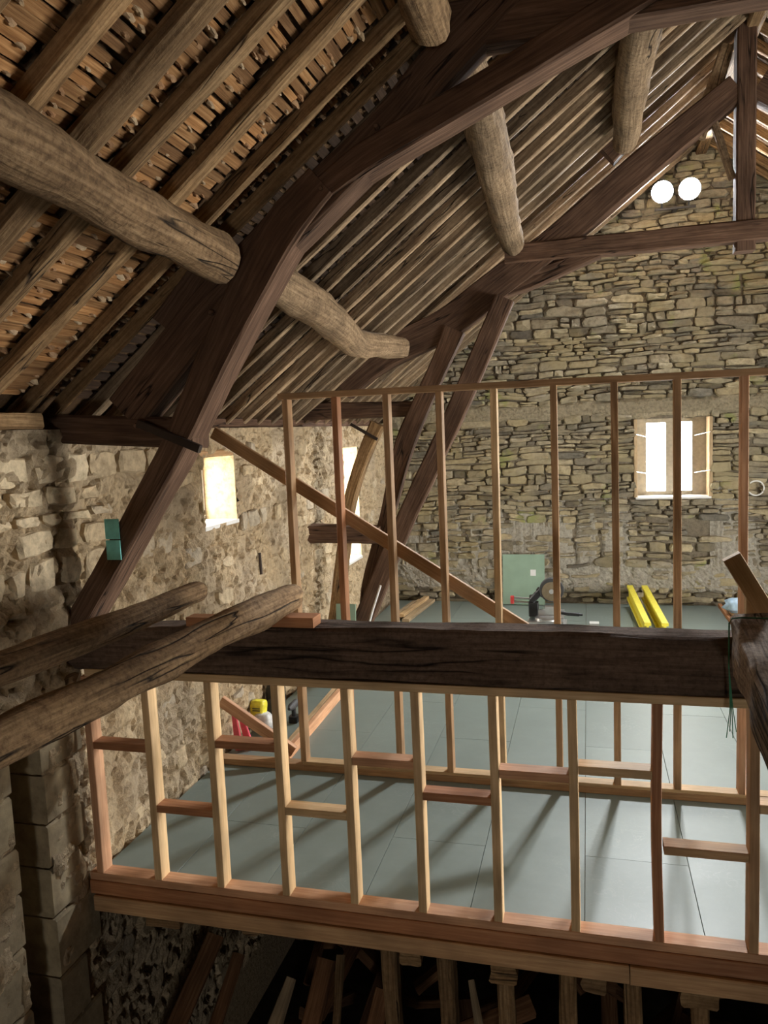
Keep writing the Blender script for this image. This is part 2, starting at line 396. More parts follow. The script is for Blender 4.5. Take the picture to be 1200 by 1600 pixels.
M_iron = plain('rusty_iron', (.05, .035, .028), .7, .5)
M_green = plain('green_twine', (.05, .22, .12), .8)
M_frame = plain('grey_window_wood', (.42, .38, .30), .6)
M_lampbody = plain('lamp_housing', (.04, .04, .045), .4)
def mat_emit():
    m, nt, b = new_mat('led_lens'); nt.nodes.remove(b)
    e = N(nt, 'ShaderNodeEmission'); e.inputs[0].default_value = (.93, .97, 1, 1); e.inputs[1].default_value = LAMP_STRENGTH
    nt.links.new(e.outputs[0], nt.nodes['Material Output'].inputs[0]); return m
M_led = mat_emit()
def mat_glass():
    m, nt, b = new_mat('window_glass'); nt.nodes.remove(b)
    t = N(nt, 'ShaderNodeBsdfTransparent'); g = N(nt, 'ShaderNodeBsdfGlossy'); g.inputs['Roughness'].default_value = .05
    mx = N(nt, 'ShaderNodeMixShader'); mx.inputs[0].default_value = .06
    nt.links.new(t.outputs[0], mx.inputs[1]); nt.links.new(g.outputs[0], mx.inputs[2]); nt.links.new(mx.outputs[0], nt.nodes['Material Output'].inputs[0]); return m
M_glass = mat_glass()

# ------------------------------------------------------------------ dimensions
RX, EX = 4.50, 9.0                 # ridge x, far eave x
TAN = math.tan(math.radians(37.3)); Z0 = 2.82
GY = 7.70                          # inner face of the gable wall
YB = -13.0                          # rear wall
GZ = -2.6                          # ground
def roofz(x): return Z0+TAN*(x if x <= RX else 2*RX-x)    # rafter underside

# ------------------------------------------------------------------ ground, plain walls
b = MB(); b.box(-.6, EX+.6, YB-.6, GY+.6, GZ-.3, GZ)
tag(b.build('ground', M_ground), 'dark earth ground of the storey below', None, kind='structure')

def rect_cells(u0, u1, v0, v1, holes):
    us = sorted({u0, u1, *[h[0] for h in holes], *[h[1] for h in holes]}); vs_ = sorted({v0, v1, *[h[2] for h in holes], *[h[3] for h in holes]})
    for a in range(len(us)-1):
        for c in range(len(vs_)-1):
            cu, cv = (us[a]+us[a+1])/2, (vs_[c]+vs_[c+1])/2
            if not any(h[0] < cu < h[1] and h[2] < cv < h[3] for h in holes): yield us[a], us[a+1], vs_[c], vs_[c+1]

# right wall with its loading door, and rear wall, out of the picture
RDOOR = (.6, 3.9, .05, 2.5)
b = MB()
for (y0, y1, z0, z1) in rect_cells(YB, GY+.5, GZ, 2.75, [RDOOR]): b.box(EX, EX+.55, y0, y1, z0, z1)
tag(b.build('wall_right', M_plainwall), 'plain rubble side wall on the right with an open loading door', kind='structure')
b = MB()
for (x0, x1, z0, z1) in rect_cells(-.55, EX+.55, GZ, 2.6, [(3.9, 5.3, -1.5, -.1)]): b.box(x0, x1, YB-.5, YB, z0, z1)  # unseen opening added to let weak fill light in from behind
b.prism([(-.55, 2.6), (EX+.55, 2.6), (RX, roofz(RX)+.1)], YB-.5, YB)
tag(b.build('wall_front', M_plainwall), 'rubble end wall with a square opening added for fill light, behind the viewer', kind='structure')

# ------------------------------------------------------------------ left wall
WIN1 = (1.77, 2.37, 1.92, 2.48); WIN2 = (5.42, 6.10, .97, 2.45); NICHE = (-.575, -.31, -2.0, 1.08)
b = MB()
for (y0, y1, z0, z1) in rect_cells(YB, GY+.5, GZ, 2.72, [WIN1, WIN2, NICHE]): b.box(-.55, -.035, y0, y1, z0, z1)
b.box(-.55, -.42, NICHE[0], NICHE[1], NICHE[2], NICHE[3])
wl = tag(b.build('wall_left', M_lime), 'tan rubble side wall with lime mortar on the left', kind='structure')
# rough mortared face, displaced geometry
def sheet(u0, u1, v0, v1, step, fn, pos, holes):
    nu = int((u1-u0)/step)+1; nv = int((v1-v0)/step)+1
    uu = np.linspace(u0, u1, nu); vv = np.linspace(v0, v1, nv)
    # snap grid lines to the holes
    for h in holes:
        for e in h[:2]:
            i = np.argmin(abs(uu-e)); uu[i] = e
        for e in h[2:]:
            i = np.argmin(abs(vv-e)); vv[i] = e
    U, V = np.meshgrid(uu, vv, indexing='ij'); D = fn(U, V); P = pos(U, V, D).reshape(-1, 3)
    cu = (U[:-1, :-1]+U[1:, 1:])/2; cv = (V[:-1, :-1]+V[1:, 1:])/2
    keep = np.ones_like(cu, bool)
    for h in holes: keep &= ~((cu > h[0]) & (cu < h[1]) & (cv > h[2]) & (cv < h[3]))
    ii, jj = np.nonzero(keep); a = ii*nv+jj
    return P, np.stack([a, a+nv, a+nv+1, a+1], 1).tolist()
def cells(U, V, s, seed):
    """worley F2-F1 on a jittered grid"""
    pu, pv = U/s[0], V/s[1]; iu, iv = np.floor(pu), np.floor(pv); f1 = np.full(U.shape, 9.); f2 = f1.copy()
    for a in (-1, 0, 1):
        for c in (-1, 0, 1):
            ci, cj = iu+a, iv+c
            jx = .5+.45*vnoise(np.stack([ci*3.7+.1, cj*5.3+.2, np.full(U.shape, 1.5)], -1), seed)*1.0
            jy = .5+.45*vnoise(np.stack([ci*4.1+.3, cj*2.9+.4, np.full(U.shape, 8.5)], -1), seed)
            d = np.hypot(pu-ci-jx, pv-cj-jy); n1 = np.minimum(f1, d); f2 = np.minimum(np.maximum(f1, d), f2); f1 = n1
    return f2-f1
def lw_disp(U, V):
    p = np.stack([U, V, U*0], -1)
    wv = fbm(p*2.0, 3, 2)*.12
    c = cells(U+wv, V+wv*.6, (.30, .19), 11); st = np.clip(c*2.2, 0, 1)
    d = st*.030 + fbm(p*7, 5, 3)*.012 + fbm(p*24, 9, 3)*.011 + fbm(p*1.1, 21, 2)*.02
    pit = fbm(p*11, 31, 2); d -= np.clip(pit-.42, 0, .5)*.11
    pit2 = fbm(p*np.array([17, 24, 1]), 37, 2); d -= np.clip(pit2-.5, 0, .5)*.10
    near = np.clip((.15-U)/.12, 0, 1)*np.clip((V-1.55)/.1, 0, 1)
    d += near*(np.clip(cells(U, V, (.24, .17), 44)*2.4, 0, 1)*.030-.01)
    d += np.clip((.1-U)/.06, 0, 1)*np.clip((1.80-V)/.06, 0, 1)*np.clip((V-1.0)/.05, 0, 1)*.05
    return d-.012
P, fcs = sheet(-3.0, GY+.02, -2.0, 2.72, .022, lw_disp, lambda U, V, D: np.stack([D, U, V], -1), [WIN1, WIN2, NICHE])
face = mk('mortar_face', P, fcs, M_lime, wl, smooth=False)
tag(face, kind='stuff')

def stone_geom(quad, y_base, depth, r, mapf):
    """quad: four (u,v) corners; returns 25 verts and 25 faces (about 40 triangles)"""
    q = np.array(quad, float); c = q.mean(0); ring = []
    for i in range(4):
        a, e = q[i], q[(i+1) % 4]; mid = (a+e)/2; per = np.array([-(e-a)[1], (e-a)[0]])
        corner = a+(c-a)*r.uniform(.02, .16)
        ring += [corner, mid+per*r.uniform(-.07, .05)]
    ring = np.array(ring); vs = []
    for s, dpt in ((1.0, y_base), (.97, y_base+depth*.72), (.84, y_base+depth)):
        for k, p in enumerate(ring):
            pp = c+(p-c)*s; vs.append(mapf(pp[0], pp[1], dpt+(r.uniform(-.25, .25)*depth if s < .9 else 0)))
    vs.append(mapf(c[0], c[1], y_base+depth*r.uniform(.85, 1.15)))
    fs = []
    for l in (0, 8):
        for k in range(8): fs.append((l+k, l+(k+1) % 8, l+8+(k+1) % 8, l+8+k))
    for k in range(8): fs.append((16+k, 16+(k+1) % 8, 24))
    return vs, fs
def pick_pieces(items, limit):
    """items: (verts, faces); the ones that show largest in the picture first"""
    sc = []
    for i, (v, f) in enumerate(items):
        vv = np.array(v); x, y, d = proj(vv.mean(0))
        if d < .2 or not (-20 < x < 1220 and -20 < y < 1620): sc.append((0, i)); continue
        e = [proj(p)[:2] for p in (vv.min(0), vv.max(0))]; sc.append((abs(e[0][0]-e[1][0])*abs(e[0][1]-e[1][1])+1, i))
    sc.sort(key=lambda t: -t[0])
    return [i for s, i in sc[:limit] if s > 0], [i for s, i in sc[limit:]]+[i for s, i in sc[:limit] if s <= 0]
def place_pieces(items, limit, name, mat, parent, rest_name):
    big, rest = pick_pieces(items, limit)
    for i in big: mk(name, items[i][0], items[i][1], mat, parent)
    if rest:
        v = []; f = []
        for i in rest:
            o = len(v); v += items[i][0]; f += [tuple(k+o for k in q) for q in items[i][1]]
        tag(mk(rest_name, v, f, mat, parent), kind='stuff')

# stones showing in the lime of the left wall
r = random.Random(5); items = []; pale = []
z = -1.9
while z < 2.66:
    hgt = r.uniform(.10, .20); y = -2.6+r.uniform(0, .3)
    while y < 7.6:
        ln = r.uniform(.14, .38)
        q = (y+.02, y+ln-.02, z+.015, z+hgt-.015)
        inhole = any(q[1] > h[0]-.03 and q[0] < h[1]+.03 and q[3] > h[2]-.03 and q[2] < h[3]+.03 for h in (WIN1, WIN2, NICHE))
        quo = q[1] > -.62 and q[0] < .06 and q[2] < 1.35
        near = y < .1 and z > 1.5
        if not inhole and not quo and r.random() < (.75 if near else .26) and q[3] < 2.70:
            j = lambda: r.uniform(-.02, .02)
            quad = [(q[0]+j(), q[2]+j()), (q[1]+j(), q[2]+j()), (q[1]+j(), q[3]+j()), (q[0]+j(), q[3]+j())]
            (pale if near else items).append(stone_geom(quad, -.03, r.uniform(.045, .065) if near else r.uniform(.035, .052), r, lambda u, v, d: (d, u, v)))
        y += ln
    z += hgt
place_pieces(items, 230, 'stone', M_rubble, wl, 'distant_stones')
place_pieces(pale, 60, 'stone', M_paler, wl, 'hidden_pale_stones')
# dressed quoins round the blocked slit
zs = [-1.1, -.75, -.41, -.05, .25, .51, .80, 1.10]
for k in range(len(zs)-1):
    wd = (.33, .22, .36, .24, .31, .20, .34)[k]
    v, f = [], []
    m_ = MB(); m_.box(-.40, .020+.006*(k % 3), NICHE[1]-.014, NICHE[1]+wd, zs[k]+.006, zs[k+1]-.006, .012, 'y')
    m_.build('quoin', M_quoin, wl)
for k in range(len(zs)-1):
    m_ = MB(); m_.box(-.40, .018+.006*((k+1) % 3), NICHE[0]-(.26, .18)[k % 2], NICHE[0]+.014, zs[k]+.006, zs[k+1]-.006, .015, 'y')
    m_.build('quoin', M_quoin, wl)
m_ = MB(); m_.sweep([(-.05, -.80, 1.19), (-.05, .04, 1.19)], .18, .20, (0, 0, 1), rough=.006, seed=3)
m_.build('wooden_lintel', M_rafter, wl)
m_ = MB(); m_.box(.045, .052, -.385, -.315, 1.24, 1.285); 
# ------------------------------------------------------------------ windows of the left wall
def wall_window(name, h, label, two):
    y0, y1, z0, z1 = h
    t = thing(name, (-.33, (y0+y1)/2, z0), label, kind='structure')
    m = MB()
    fr = .05
    m.box(-.37, -.31, y0, y0+fr, z0, z1, .004, 'z'); m.box(-.37, -.31, y1-fr, y1, z0, z1, .004, 'z')
    m.box(-.37, -.31, y0+fr, y1-fr, z0, z0+fr, .004, 'y'); m.box(-.37, -.31, y0+fr, y1-fr, z1-fr, z1, .004, 'y')
    m.build('window_frame', M_white, t)
    if two:
        m = MB(); m.box(-.36, -.32, y0+fr, y1-fr, (z0+z1)/2-.02, (z0+z1)/2+.02, .003, 'y'); m.build('transom', M_white, t)
    m = MB(); m.box(-.342, -.338, y0+fr, y1-fr, z0+fr, z1-fr); m.build('pane', M_glass, t)
    m = MB(); m.sweep([(-.17, y0-.02, z1+.03), (-.17, y1+.02, z1+.03)], .30, .06, (0, 0, 1), rough=.004, seed=4); m.build('lintel', M_pinebrown, t)
    m = MB(); m.box(-.30, .01, y0-.01, y1+.01, z0-.03, z0+.004, .004, 'y'); m.build('window_sill', M_white, t)
    for nm, ya, yb in (('bright_reveal_slab', y1-.006, y1+.012), ('bright_reveal_slab', y0-.012, y0+.006)):
        m = MB(); m.box(-.30, .0, ya, yb, z0+.004, z1, .003, 'z'); m.build(nm, M_reveal, t)  # thin pale slabs added to brighten the reveals
    return t
wall_window('window_1', WIN1, 'small white-framed window set deep in the left wall, nearer', False)
wall_window('window_2', WIN2, 'tall narrow window in the left wall behind the curved post', True)

# ------------------------------------------------------------------ gable wall
GW = (3.65, 4.63, 1.55, 2.66)
b = MB()
top = lambda x: roofz(x)+.12
def gpoly(poly): b.prism(poly, GY+.03, GY+.5)
gpoly([(-.55, GZ), (GW[0], GZ), (GW[0], top(GW[0])), (-.55, top(-.55))])
gpoly([(GW[0], GZ), (GW[1], GZ), (GW[1], GW[2]), (GW[0], GW[2])])
gpoly([(GW[0], GW[3]), (GW[1], GW[3]), (GW[1], top(GW[1])), (RX, top(RX)), (GW[0], top(GW[0]))])
gpoly([(GW[1], GZ), (EX+.55, GZ), (EX+.55, top(EX+.55)), (GW[1], top(GW[1]))])
wg = tag(b.build('wall_back', M_gmortar), 'gable end wall of thin grey-tan stones with a window', kind='structure')
r = random.Random(12); items = []
def gmap(u, v, d): return (u, GY+.035-d, v)
z = -.25; row = 0
def cw(u, v):                      # undulating course line
    return v+.055*float(vnoise(np.array([u*.9, v*1.3, 3.3]), 2))+.030*float(vnoise(np.array([u*3.3, v*3.1, 9.3]), 4))
while z < 6.6:
    low = z < 1.3
    hgt = r.choice([.05, .06, .07, .085, .10, .13]) if not low else r.choice([.085, .10, .12, .15])
    x = -.05+r.uniform(-.2, 0)
    while x < EX:
        ln = min(.62, max(.11, r.gauss(.27, .12)))
        sp = r.random() < .35 and hgt > .095      # split course here
        subs = [(z, z+hgt)] if not sp else [(z, z+hgt*.52), (z+hgt*.52, z+hgt)]
        for (za, zb) in subs:
            g = r.uniform(.002, .012) if not low else r.uniform(.010, .022)
            q = (x+g, x+ln-g, za+g*.55, zb-g*.55)
            if q[1] > GW[0]-.0 and q[0] < GW[1]+.0 and q[3] > GW[2] and q[2] < GW[3]: 
                if q[0] < GW[0]-.06: q = (q[0], GW[0]-.005, q[2], q[3])
                elif q[1] > GW[1]+.06: q = (GW[1]+.005, q[1], q[2], q[3])
                else: continue
            if (q[2]+q[3])/2 > 2.70 and (q[2]+q[3])/2 < 2.95: continue
            if q[2] > 5.6 and q[3] > roofz((q[0]+q[1])/2)+.25: continue
            if q[3] > roofz((q[0]+q[1])/2)+.25: continue
            if q[0] < -.1 and q[1] < .02: continue
            if x > 6.6 : continue
            jj = lambda: r.uniform(-.014, .014)
            kk = lambda: r.uniform(-.013, .009)
            quad = [(q[0]+jj(), cw(q[0], q[2])+kk()), (q[1]+jj(), cw(q[1], q[2])+kk()), (q[1]+jj(), cw(q[1], q[3])+kk()), (q[0]+jj(), cw(q[0], q[3])+kk())]
            if low and r.random() < .12: continue
            items.append(stone_geom(quad, 0.0, r.uniform(.025, .095), r, gmap))
        x += ln
    z += hgt
place_pieces(items, 300, 'stone', M_gstone, wg, 'further_stones')
# cement bands: smeared render, geometry
def band(name, x0, x1, z0, z1, mat, seed, amp, base):
    def fn(U, V):
        p = np.stack([U, V, U*0], -1)
        e = np.minimum(np.minimum(V-z0, z1-V)/.05+fbm(p*6, seed, 2)*.7, 1)
        return base*np.clip(e, -1, 1)+fbm(p*14, seed+3, 3)*amp
    P, f = sheet(x0, x1, z0, z1, .03, fn, lambda U, V, D: np.stack([U, GY+.03-D, V], -1), [GW])
    tag(mk(name, P, [q[::-1] for q in f], mat, wg), kind='stuff')
band('lintel_render', -.0, 6.5, 2.68, 2.97, M_cement2, 51, .010, .055)
band('base_render', .0, 6.5, .16, .62, M_cement, 61, .022, .055)
# gable window
t = thing('window_3', (4.13, GY+.3, GW[2]), 'deep-set two-light window glowing with daylight in the gable wall', kind='structure')
yf = GY+.34
m = MB(); m.box(GW[0], GW[0]+.16, yf-.03, yf+.03, GW[2], GW[3], .005, 'z'); m.box(GW[1]-.20, GW[1], yf-.03, yf+.03, GW[2], GW[3], .005, 'z')
m.box(GW[0]+.16, GW[1]-.20, yf-.03, yf+.03, GW[2], GW[2]+.06, .005); m.box(GW[0]+.16, GW[1]-.20, yf-.03, yf+.03, GW[3]-.06, GW[3], .005)
m.build('window_frame', M_frame, t)
m = MB(); m.box(4.075, 4.215, yf-.04, yf+.03, GW[2]+.06, GW[3]-.06, .006, 'z'); m.build('mullion', M_frame, t)
for a, c in ((GW[0]+.16, 4.075), (4.215, GW[1]-.20)):
    m = MB(); m.box(a, c, yf+.001, yf+.005, GW[2]+.06, GW[3]-.06); m.build('pane', M_glass, t)
m = MB(); m.box(GW[0]-.01, GW[1]+.01, GY-.045, yf-.03, GW[2]-.025, GW[2]+.004, .004); m.build('window_sill', M_white, t)
for s, xx in ((-1, GW[0]), (1, GW[1])):
    m = MB()
    m.box(xx-.03 if s < 0 else xx-.015, xx+.015 if s < 0 else xx+.03, GY-.02, yf-.03, GW[2], GW[3], .006, 'z')
    m.build('reveal_board', M_split, t)
    for zz in (GW[2]+.32, GW[3]-.26):
        m = MB(); m.tube([(xx, GY-.03, zz+.05), (xx-s*.17, yf-.03, zz)], .005); m.build('iron_stay', M_alu, t)

# ------------------------------------------------------------------ roof: decks, rafters, laths
sl = math.atan(TAN); cs, sn = math.cos(sl), math.sin(sl)
def rpt(x, off):           # point on the left slope, off metres above the rafter underside
    return (x-off*sn, roofz(x)+off*cs)
def deck(name, sgn, label):
    b = MB()
    x0, z0 = rpt(-.45, .125); x1, z1 = RX, roofz(RX)+.125/cs
    q = [(x0, z0), (x1, z1), (x1, z1+.06), (x0, z0+.06)]
    if sgn < 0: q = [(2*RX-x, z) for x, z in q][::-1]
    b.prism(q, YB-.6, GY+.45)
    return tag(b.build(name, M_slate), label, kind='structure')
rl = deck('roof_left', 1, 'left roof slope seen from below, rafters and laths')
rr_ = deck('roof_right', -1, 'right roof slope seen from below beyond the king post')
ys = [-3.18, -2.84, -2.50, -2.16, -1.82, -1.47, -1.14, -.86, -.50, -.12, .13]
y = .46
while y < 7.6: ys.append(y); y += .335
r = random.Random(3)
for i, y in enumerate(ys):
    far = y > 0.2
    wd = r.uniform(.045, .062) if far else r.uniform(.08, .10); hd = r.uniform(.095, .105) if far else r.uniform(.070, .085)
    if -.2 < y < .2: wd = .042
    yy = y+(r.uniform(-.03, .03) if far else 0)
    pts = []
    for xx in (-.22, 1.0, 2.2, 3.4, RX-.02):
        px, pz = rpt(xx, hd/2+.008); pts.append((px, yy+r.uniform(-.018, .018), pz+r.uniform(-.008, .006)))
    m = MB()
    if abs(y+1.14) < .01: m.sweep(pts, .135, .11, (-sn, 0, cs), 'round', .16, .010, i)
    else: m.sweep(pts, wd, hd, (-sn, 0, cs), 'box', .16, .006, i, .010)
    m.build('rafter', M_farrafter if far else M_rafter, rl)
    pts = [(2*RX-p[0], p[1]+r.uniform(-.02, .02), p[2]) for p in pts]
    m = MB(); m.sweep(pts, wd, hd, (sn, 0, cs), 'box', .3, .004, i+50, .010); m.build('rafter', M_rafter, rr_)
# laths between the rafters, split and uneven, with the clay nibs of the tiling between them
allys = sorted([-4.0, -3.6]+ys)
lath_items = []; nib = MB(); farm = MB()
s_len = RX/cs
for k in range(len(allys)-1):
    ya, yb = allys[k], allys[k+1]
    s = .05
    while s < s_len-.05:
        near = ya < .1
        if near:
            a = ya+.035+r.uniform(-.02, .02); e = yb-.03+r.uniform(-.05, .03); wdt = r.uniform(.034, .052); th = r.uniform(.014, .030)
            px, pz = rpt(s*cs, .112-th/2)
            tl = r.uniform(-.05, .05); dr = np.array([tl*cs*.35, 1, tl*sn*.35]); dr /= np.linalg.norm(dr)
            X = dr; Z = np.array([-sn, 0, cs]); Y = np.cross(Z, X)
            tmp = MB(); tmp.poly_box((px, (a+e)/2, pz), X, Y, Z, (e-a)/2, wdt/2, th/2); lath_items.append(tmp)
            # nibs of clay hanging behind the lath
            for q in range(r.choice([1, 2, 2, 3])):
                ny = r.uniform(ya+.05, yb-.04); nx, nz = rpt((s+r.uniform(.02, .05))*cs, r.uniform(.095, .115))
                R_ = r.uniform(.012, .026); n8 = 6
                tmp2 = []
                for lv, (rr0, zz) in enumerate(((1.0, .02), (.8, -.01), (.35, -.028))):
                    for j in range(n8):
                        an = 2*math.pi*j/n8; rad = R_*rr0*r.uniform(.7, 1.3)
                        o_ = np.array([nx, ny, nz])+np.array([cs, 0, sn])*math.cos(an)*rad*.8+np.array([0, 1, 0])*math.sin(an)*rad*1.9+Z*zz
                        tmp2.append(o_)
                fs = [(l*n8+j, l*n8+(j+1) % n8, (l+1)*n8+(j+1) % n8, (l+1)*n8+j) for l in (0, 1) for j in range(n8)]+[tuple(2*n8+j for j in range(n8))]
                nib.add(tmp2, fs, [(0, 0)]*(8*n8+n8-0) if False else [(0, 0)]*sum(len(f) for f in fs))
            s += r.uniform(.048, .062)
        else:
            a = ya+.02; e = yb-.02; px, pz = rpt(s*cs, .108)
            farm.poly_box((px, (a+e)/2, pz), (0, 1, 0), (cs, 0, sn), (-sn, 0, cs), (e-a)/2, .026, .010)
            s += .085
big, rest = pick_pieces([(t_.v, t_.f) for t_ in lath_items], 300)
for i in big: lath_items[i].build('lath', M_lath, rl)
allm = MB()
for i in rest: allm.add(lath_items[i].v, lath_items[i].f, lath_items[i].uv)
tag(allm.build('further_laths', M_lath, rl), kind='stuff')
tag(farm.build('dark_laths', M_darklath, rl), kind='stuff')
tag(nib.build('clay_nibs', M_nib, rl), kind='stuff')
m = MB(); m.box(RX-.07, RX+.07, YB, GY+.2, roofz(RX)-.10, roofz(RX)+.12, .015, 'y'); m.build('ridge_beam', M_rafter, rl)
m = MB(); m.sweep([(.10-.35, YB, 2.75), (.10-.35, GY+.1, 2.75)], .3, .12, rough=.006, seg=.3); m.build('wall_plate', M_oak, rl)
m = MB(); m.sweep([(.02, -3, 2.765), (.02, -1.5, 2.765), (.02, -.16, 2.765)], .16, .085, rough=.008, seg=.2); m.build('wall_plate', M_rafter, rl)
m = MB(); m.box(EX-.05, EX+.5, YB, GY, 2.69, 2.81); m.build('wall_plate', M_oak, rr_)

# ------------------------------------------------------------------ purlins (logs)
def log(name, pts, dia, mat, label, cat, seed, rough=.018, taper=.02):
    m = MB(); m.sweep(pts, dia, dia, (0, 0, 1) if abs(pts[0][2]-pts[-1][2]) < 1.5 else (1, 0, 0), 'round', .06, rough, seed, taper_end=taper, freq=2.6)
    return tag(m.build(name, mat, smooth=True), label, cat)
log('purlin', [(1.23, -3.6, 3.60), (1.22, -1.7, 3.60), (1.19, -1.0, 3.57), (1.16, -.05, 3.55)], [.24, .25, .25, .23], M_log, 'thick pale brown log purlin crossing the rafters at upper left', 'purlin', 1)
log('purlin', [(1.17, .30, 3.57), (1.14, .9, 3.55), (1.10, 1.9, 3.50), (1.03, 2.7, 3.41), (1.05, 3.4, 3.45), (1.12, 4.1, 3.50)], [.24, .26, .27, .25, .24, .22], M_purlin, 'crooked sagging log purlin above the top left corner of the far stud frame', 'purlin', 2)
log('purlin', [(2.33, -3.6, 4.48), (2.33, -1.5, 4.46), (2.32, -.13, 4.46)], [.21, .21, .20], M_log, 'log purlin end at the top edge of the photo, above the near truss', 'purlin', 3)
log('purlin', [(2.40, .30, 4.50), (2.41, .7, 4.49), (2.38, 1.6, 4.48), (2.33, 2.8, 4.44), (2.29, 4.15, 4.42)], [.20, .22, .26, .26, .22], M_purlin, 'pale knobbly log purlin running down to the far collar beam', 'purlin', 4)
log('purlin', [(3.40, .30, 5.25), (3.38, 1.8, 5.25), (3.35, 2.5, 5.22), (3.36, 4.0, 5.22)], [.24, .26, .27, .23], M_purlin, 'uppermost pale log purlin beside the ridge, ending on a dark block', 'purlin', 5)

# ------------------------------------------------------------------ trusses
def plank_xz(parent, name, pts, wd, y, dep, mat, seed, rough=.006, curve=True):
    """timber in the plane of a truss: pts are (x,z), wd its depth in that plane, dep its thickness along y"""
    m = MB(); m.sweep([(p[0], y+dep/2, p[1]) for p in pts], dep, wd, (0, 0, 1) if abs(pts[-1][0]-pts[0][0]) > .25 else (1, 0, 0), 'box', .12, rough, seed, .014, curve)
    return m.build(name, mat, parent)
def plank_up(parent, name, pts, wd, y, dep, mat, seed, rough=.006, curve=True):
    m = MB(); m.sweep([(p[0], y+dep/2, p[1]) for p in pts], wd, dep, (0, 1, 0), 'box', .12, rough, seed, .014, curve)
    return m.build(name, mat, parent)
T1 = thing('roof_truss', (4.5, .12, 1.6), 'near dark oak roof truss whose leg stands on the big tie beam', 'truss')
plank_up(T1, 'truss_leg', [(-.03, 1.48), (.172, 1.754), (.548, 2.284), (.783, 2.624), (1.039, 3.059), (1.306, 3.469), (1.482, 3.709), (1.70, 3.90)], [.15, .145, .145, .155, .185, .21, .22, .18], .02, .20, M_oak, 11)
plank_up(T1, 'principal_rafter', [(.46, 2.79), (1.12, 3.42), (2.05, 4.14), (2.5, 4.54), (RX-.08, 6.05)], [.25, .24, .20, .20, .20], .05, .17, M_oak, 12)
plank_up(T1, 'principal_rafter', [(2*RX-.46, 2.80), (2*RX-2.22, 4.30), (RX+.08, 6.02)], [.26, .27, .24], .05, .17, M_oak, 13)
plank_up(T1, 'sole_piece', [(-.16, 2.735), (.885, 2.665)], [.165, .17], .045, .19, M_oak, 14)
plank_up(T1, 'brace', [(1.62, 3.82), (1.9, 3.98), (2.11, 4.07), (2.48, 4.22), (2.88, 4.39), (3.35, 4.58)], [.13, .15, .15, .145, .145, .14], .035, .19, M_oak, 15)
plank_up(T1, 'collar_beam', [(2.30, 4.545), (6.7, 4.545)], [.22, .22], .06, .15, M_oak, 16)
plank_up(T1, 'king_post', [(4.45, 4.40), (4.45, 6.15)], [.18, .18], .05, .17, M_oak, 17)
plank_up(T1, 'cleat', [(.78, 3.22), (1.02, 3.52)], [.30, .22], .07, .12, M_oak, 18)
m = MB(); m.poly_box((.76, .01, 2.655), _unit(np.array((.40, 0, -.17))), (0, 1, 0), _unit(np.array((.17, 0, .40))), .20, .018, .022, .004); m.build('strap', M_iron, T1)
for (px, pz) in ((1.05, 3.3), (1.35, 3.55), (1.7, 3.86), (2.0, 4.12), (.55, 2.72)):
    m = MB(); m.lathe((px, .045, pz), (0, -1, 0), [(.016, 0), (.016, .02), (.010, .028)], 8); m.build('peg', M_oak, T1)
# right-hand leg, out of the picture
plank_up(T1, 'truss_leg', [(2*RX-.02, 1.50), (2*RX-.83, 2.68), (2*RX-1.62, 3.80)], [.2, .22, .26], .02, .20, M_oak, 19)

TY = 4.25
T2 = thing('roof_truss', (4.5, TY+.1, 0), 'far oak roof truss with collar beam and king post before the gable', 'truss')
plank_up(T2, 'principal_rafter', [(.40, 3.13), (.86, 3.44), (1.56, 3.72), (2.15, 4.10), (2.71, 4.46), (3.5, 5.05), (4.36, 5.66)], [.30, .32, .32, .32, .28, .28, .25], TY, .17, M_oak, 21)
plank_up(T2, 'principal_rafter', [(2*RX-.40, 3.0), (2*RX-2.2, 4.15), (4.54, 5.66)], [.30, .30, .25], TY, .17, M_oak, 22)
plank_up(T2, 'collar_beam', [(2.20, 4.36), (6.8, 4.36)], [.19, .19], TY-.02, .16, M_oak, 23)
plank_up(T2, 'king_post', [(4.435, 4.18), (4.435, 6.30)], [.17, .17], TY-.01, .17, M_oak, 24)
plank_up(T2, 'brace', [(1.70, 3.72), (2.07, 3.99), (2.45, 4.10), (3.12, 4.30)], [.10, .17, .18, .10], TY+.01, .15, M_oak, 25)
plank_up(T2, 'truss_leg', [(.60, .70), (.66, 1.05), (.87, 1.76), (1.10, 2.52), (1.49, 3.30), (1.66, 3.66)], [.19, .17, .14, .20, .18, .22], TY-.03, .16, M_oak, 26)
plank_up(T2, 'truss_leg', [(.10, .02), (.245, .76), (.345, 1.34), (.445, 1.88), (.605, 2.33), (.80, 2.72)], [.13, .13, .13, .12, .13, .15], TY-.05, .15, M_rafter, 27)
plank_up(T2, 'strut', [(.28, .02), (.63, .72), (1.05, 1.62), (1.63, 2.74), (2.20, 3.92)], [.23, .22, .20, .20, .20], TY-.10, .12, M_rafter if False else M_oak, 28)
plank_up(T2, 'sole_piece', [(-.05, 2.89), (1.28, 2.86)], [.19, .16], TY+.02, .16, M_oak, 29)
plank_up(T2, 'cut_tie_beam', [(-.10, 1.545), (.80, 1.525)], [.19, .18], TY-.18, .24, M_oak, 30)
plank_up(T2, 'ridge_brace', [(4.02, 5.28), (4.20, 5.80), (4.28, 6.06)], [.16, .14, .12], TY+.05, .10, M_purlin, 31)
plank_up(T2, 'ridge_brace', [(4.12, 5.52), (4.33, 4.86)], [.07, .05], TY+.03, .08, M_purlin, 32)
plank_up(T2, 'cleat', [(3.20, 5.18), (3.40, 5.34)], [.20, .16], TY-.06, .14, M_oak, 33)
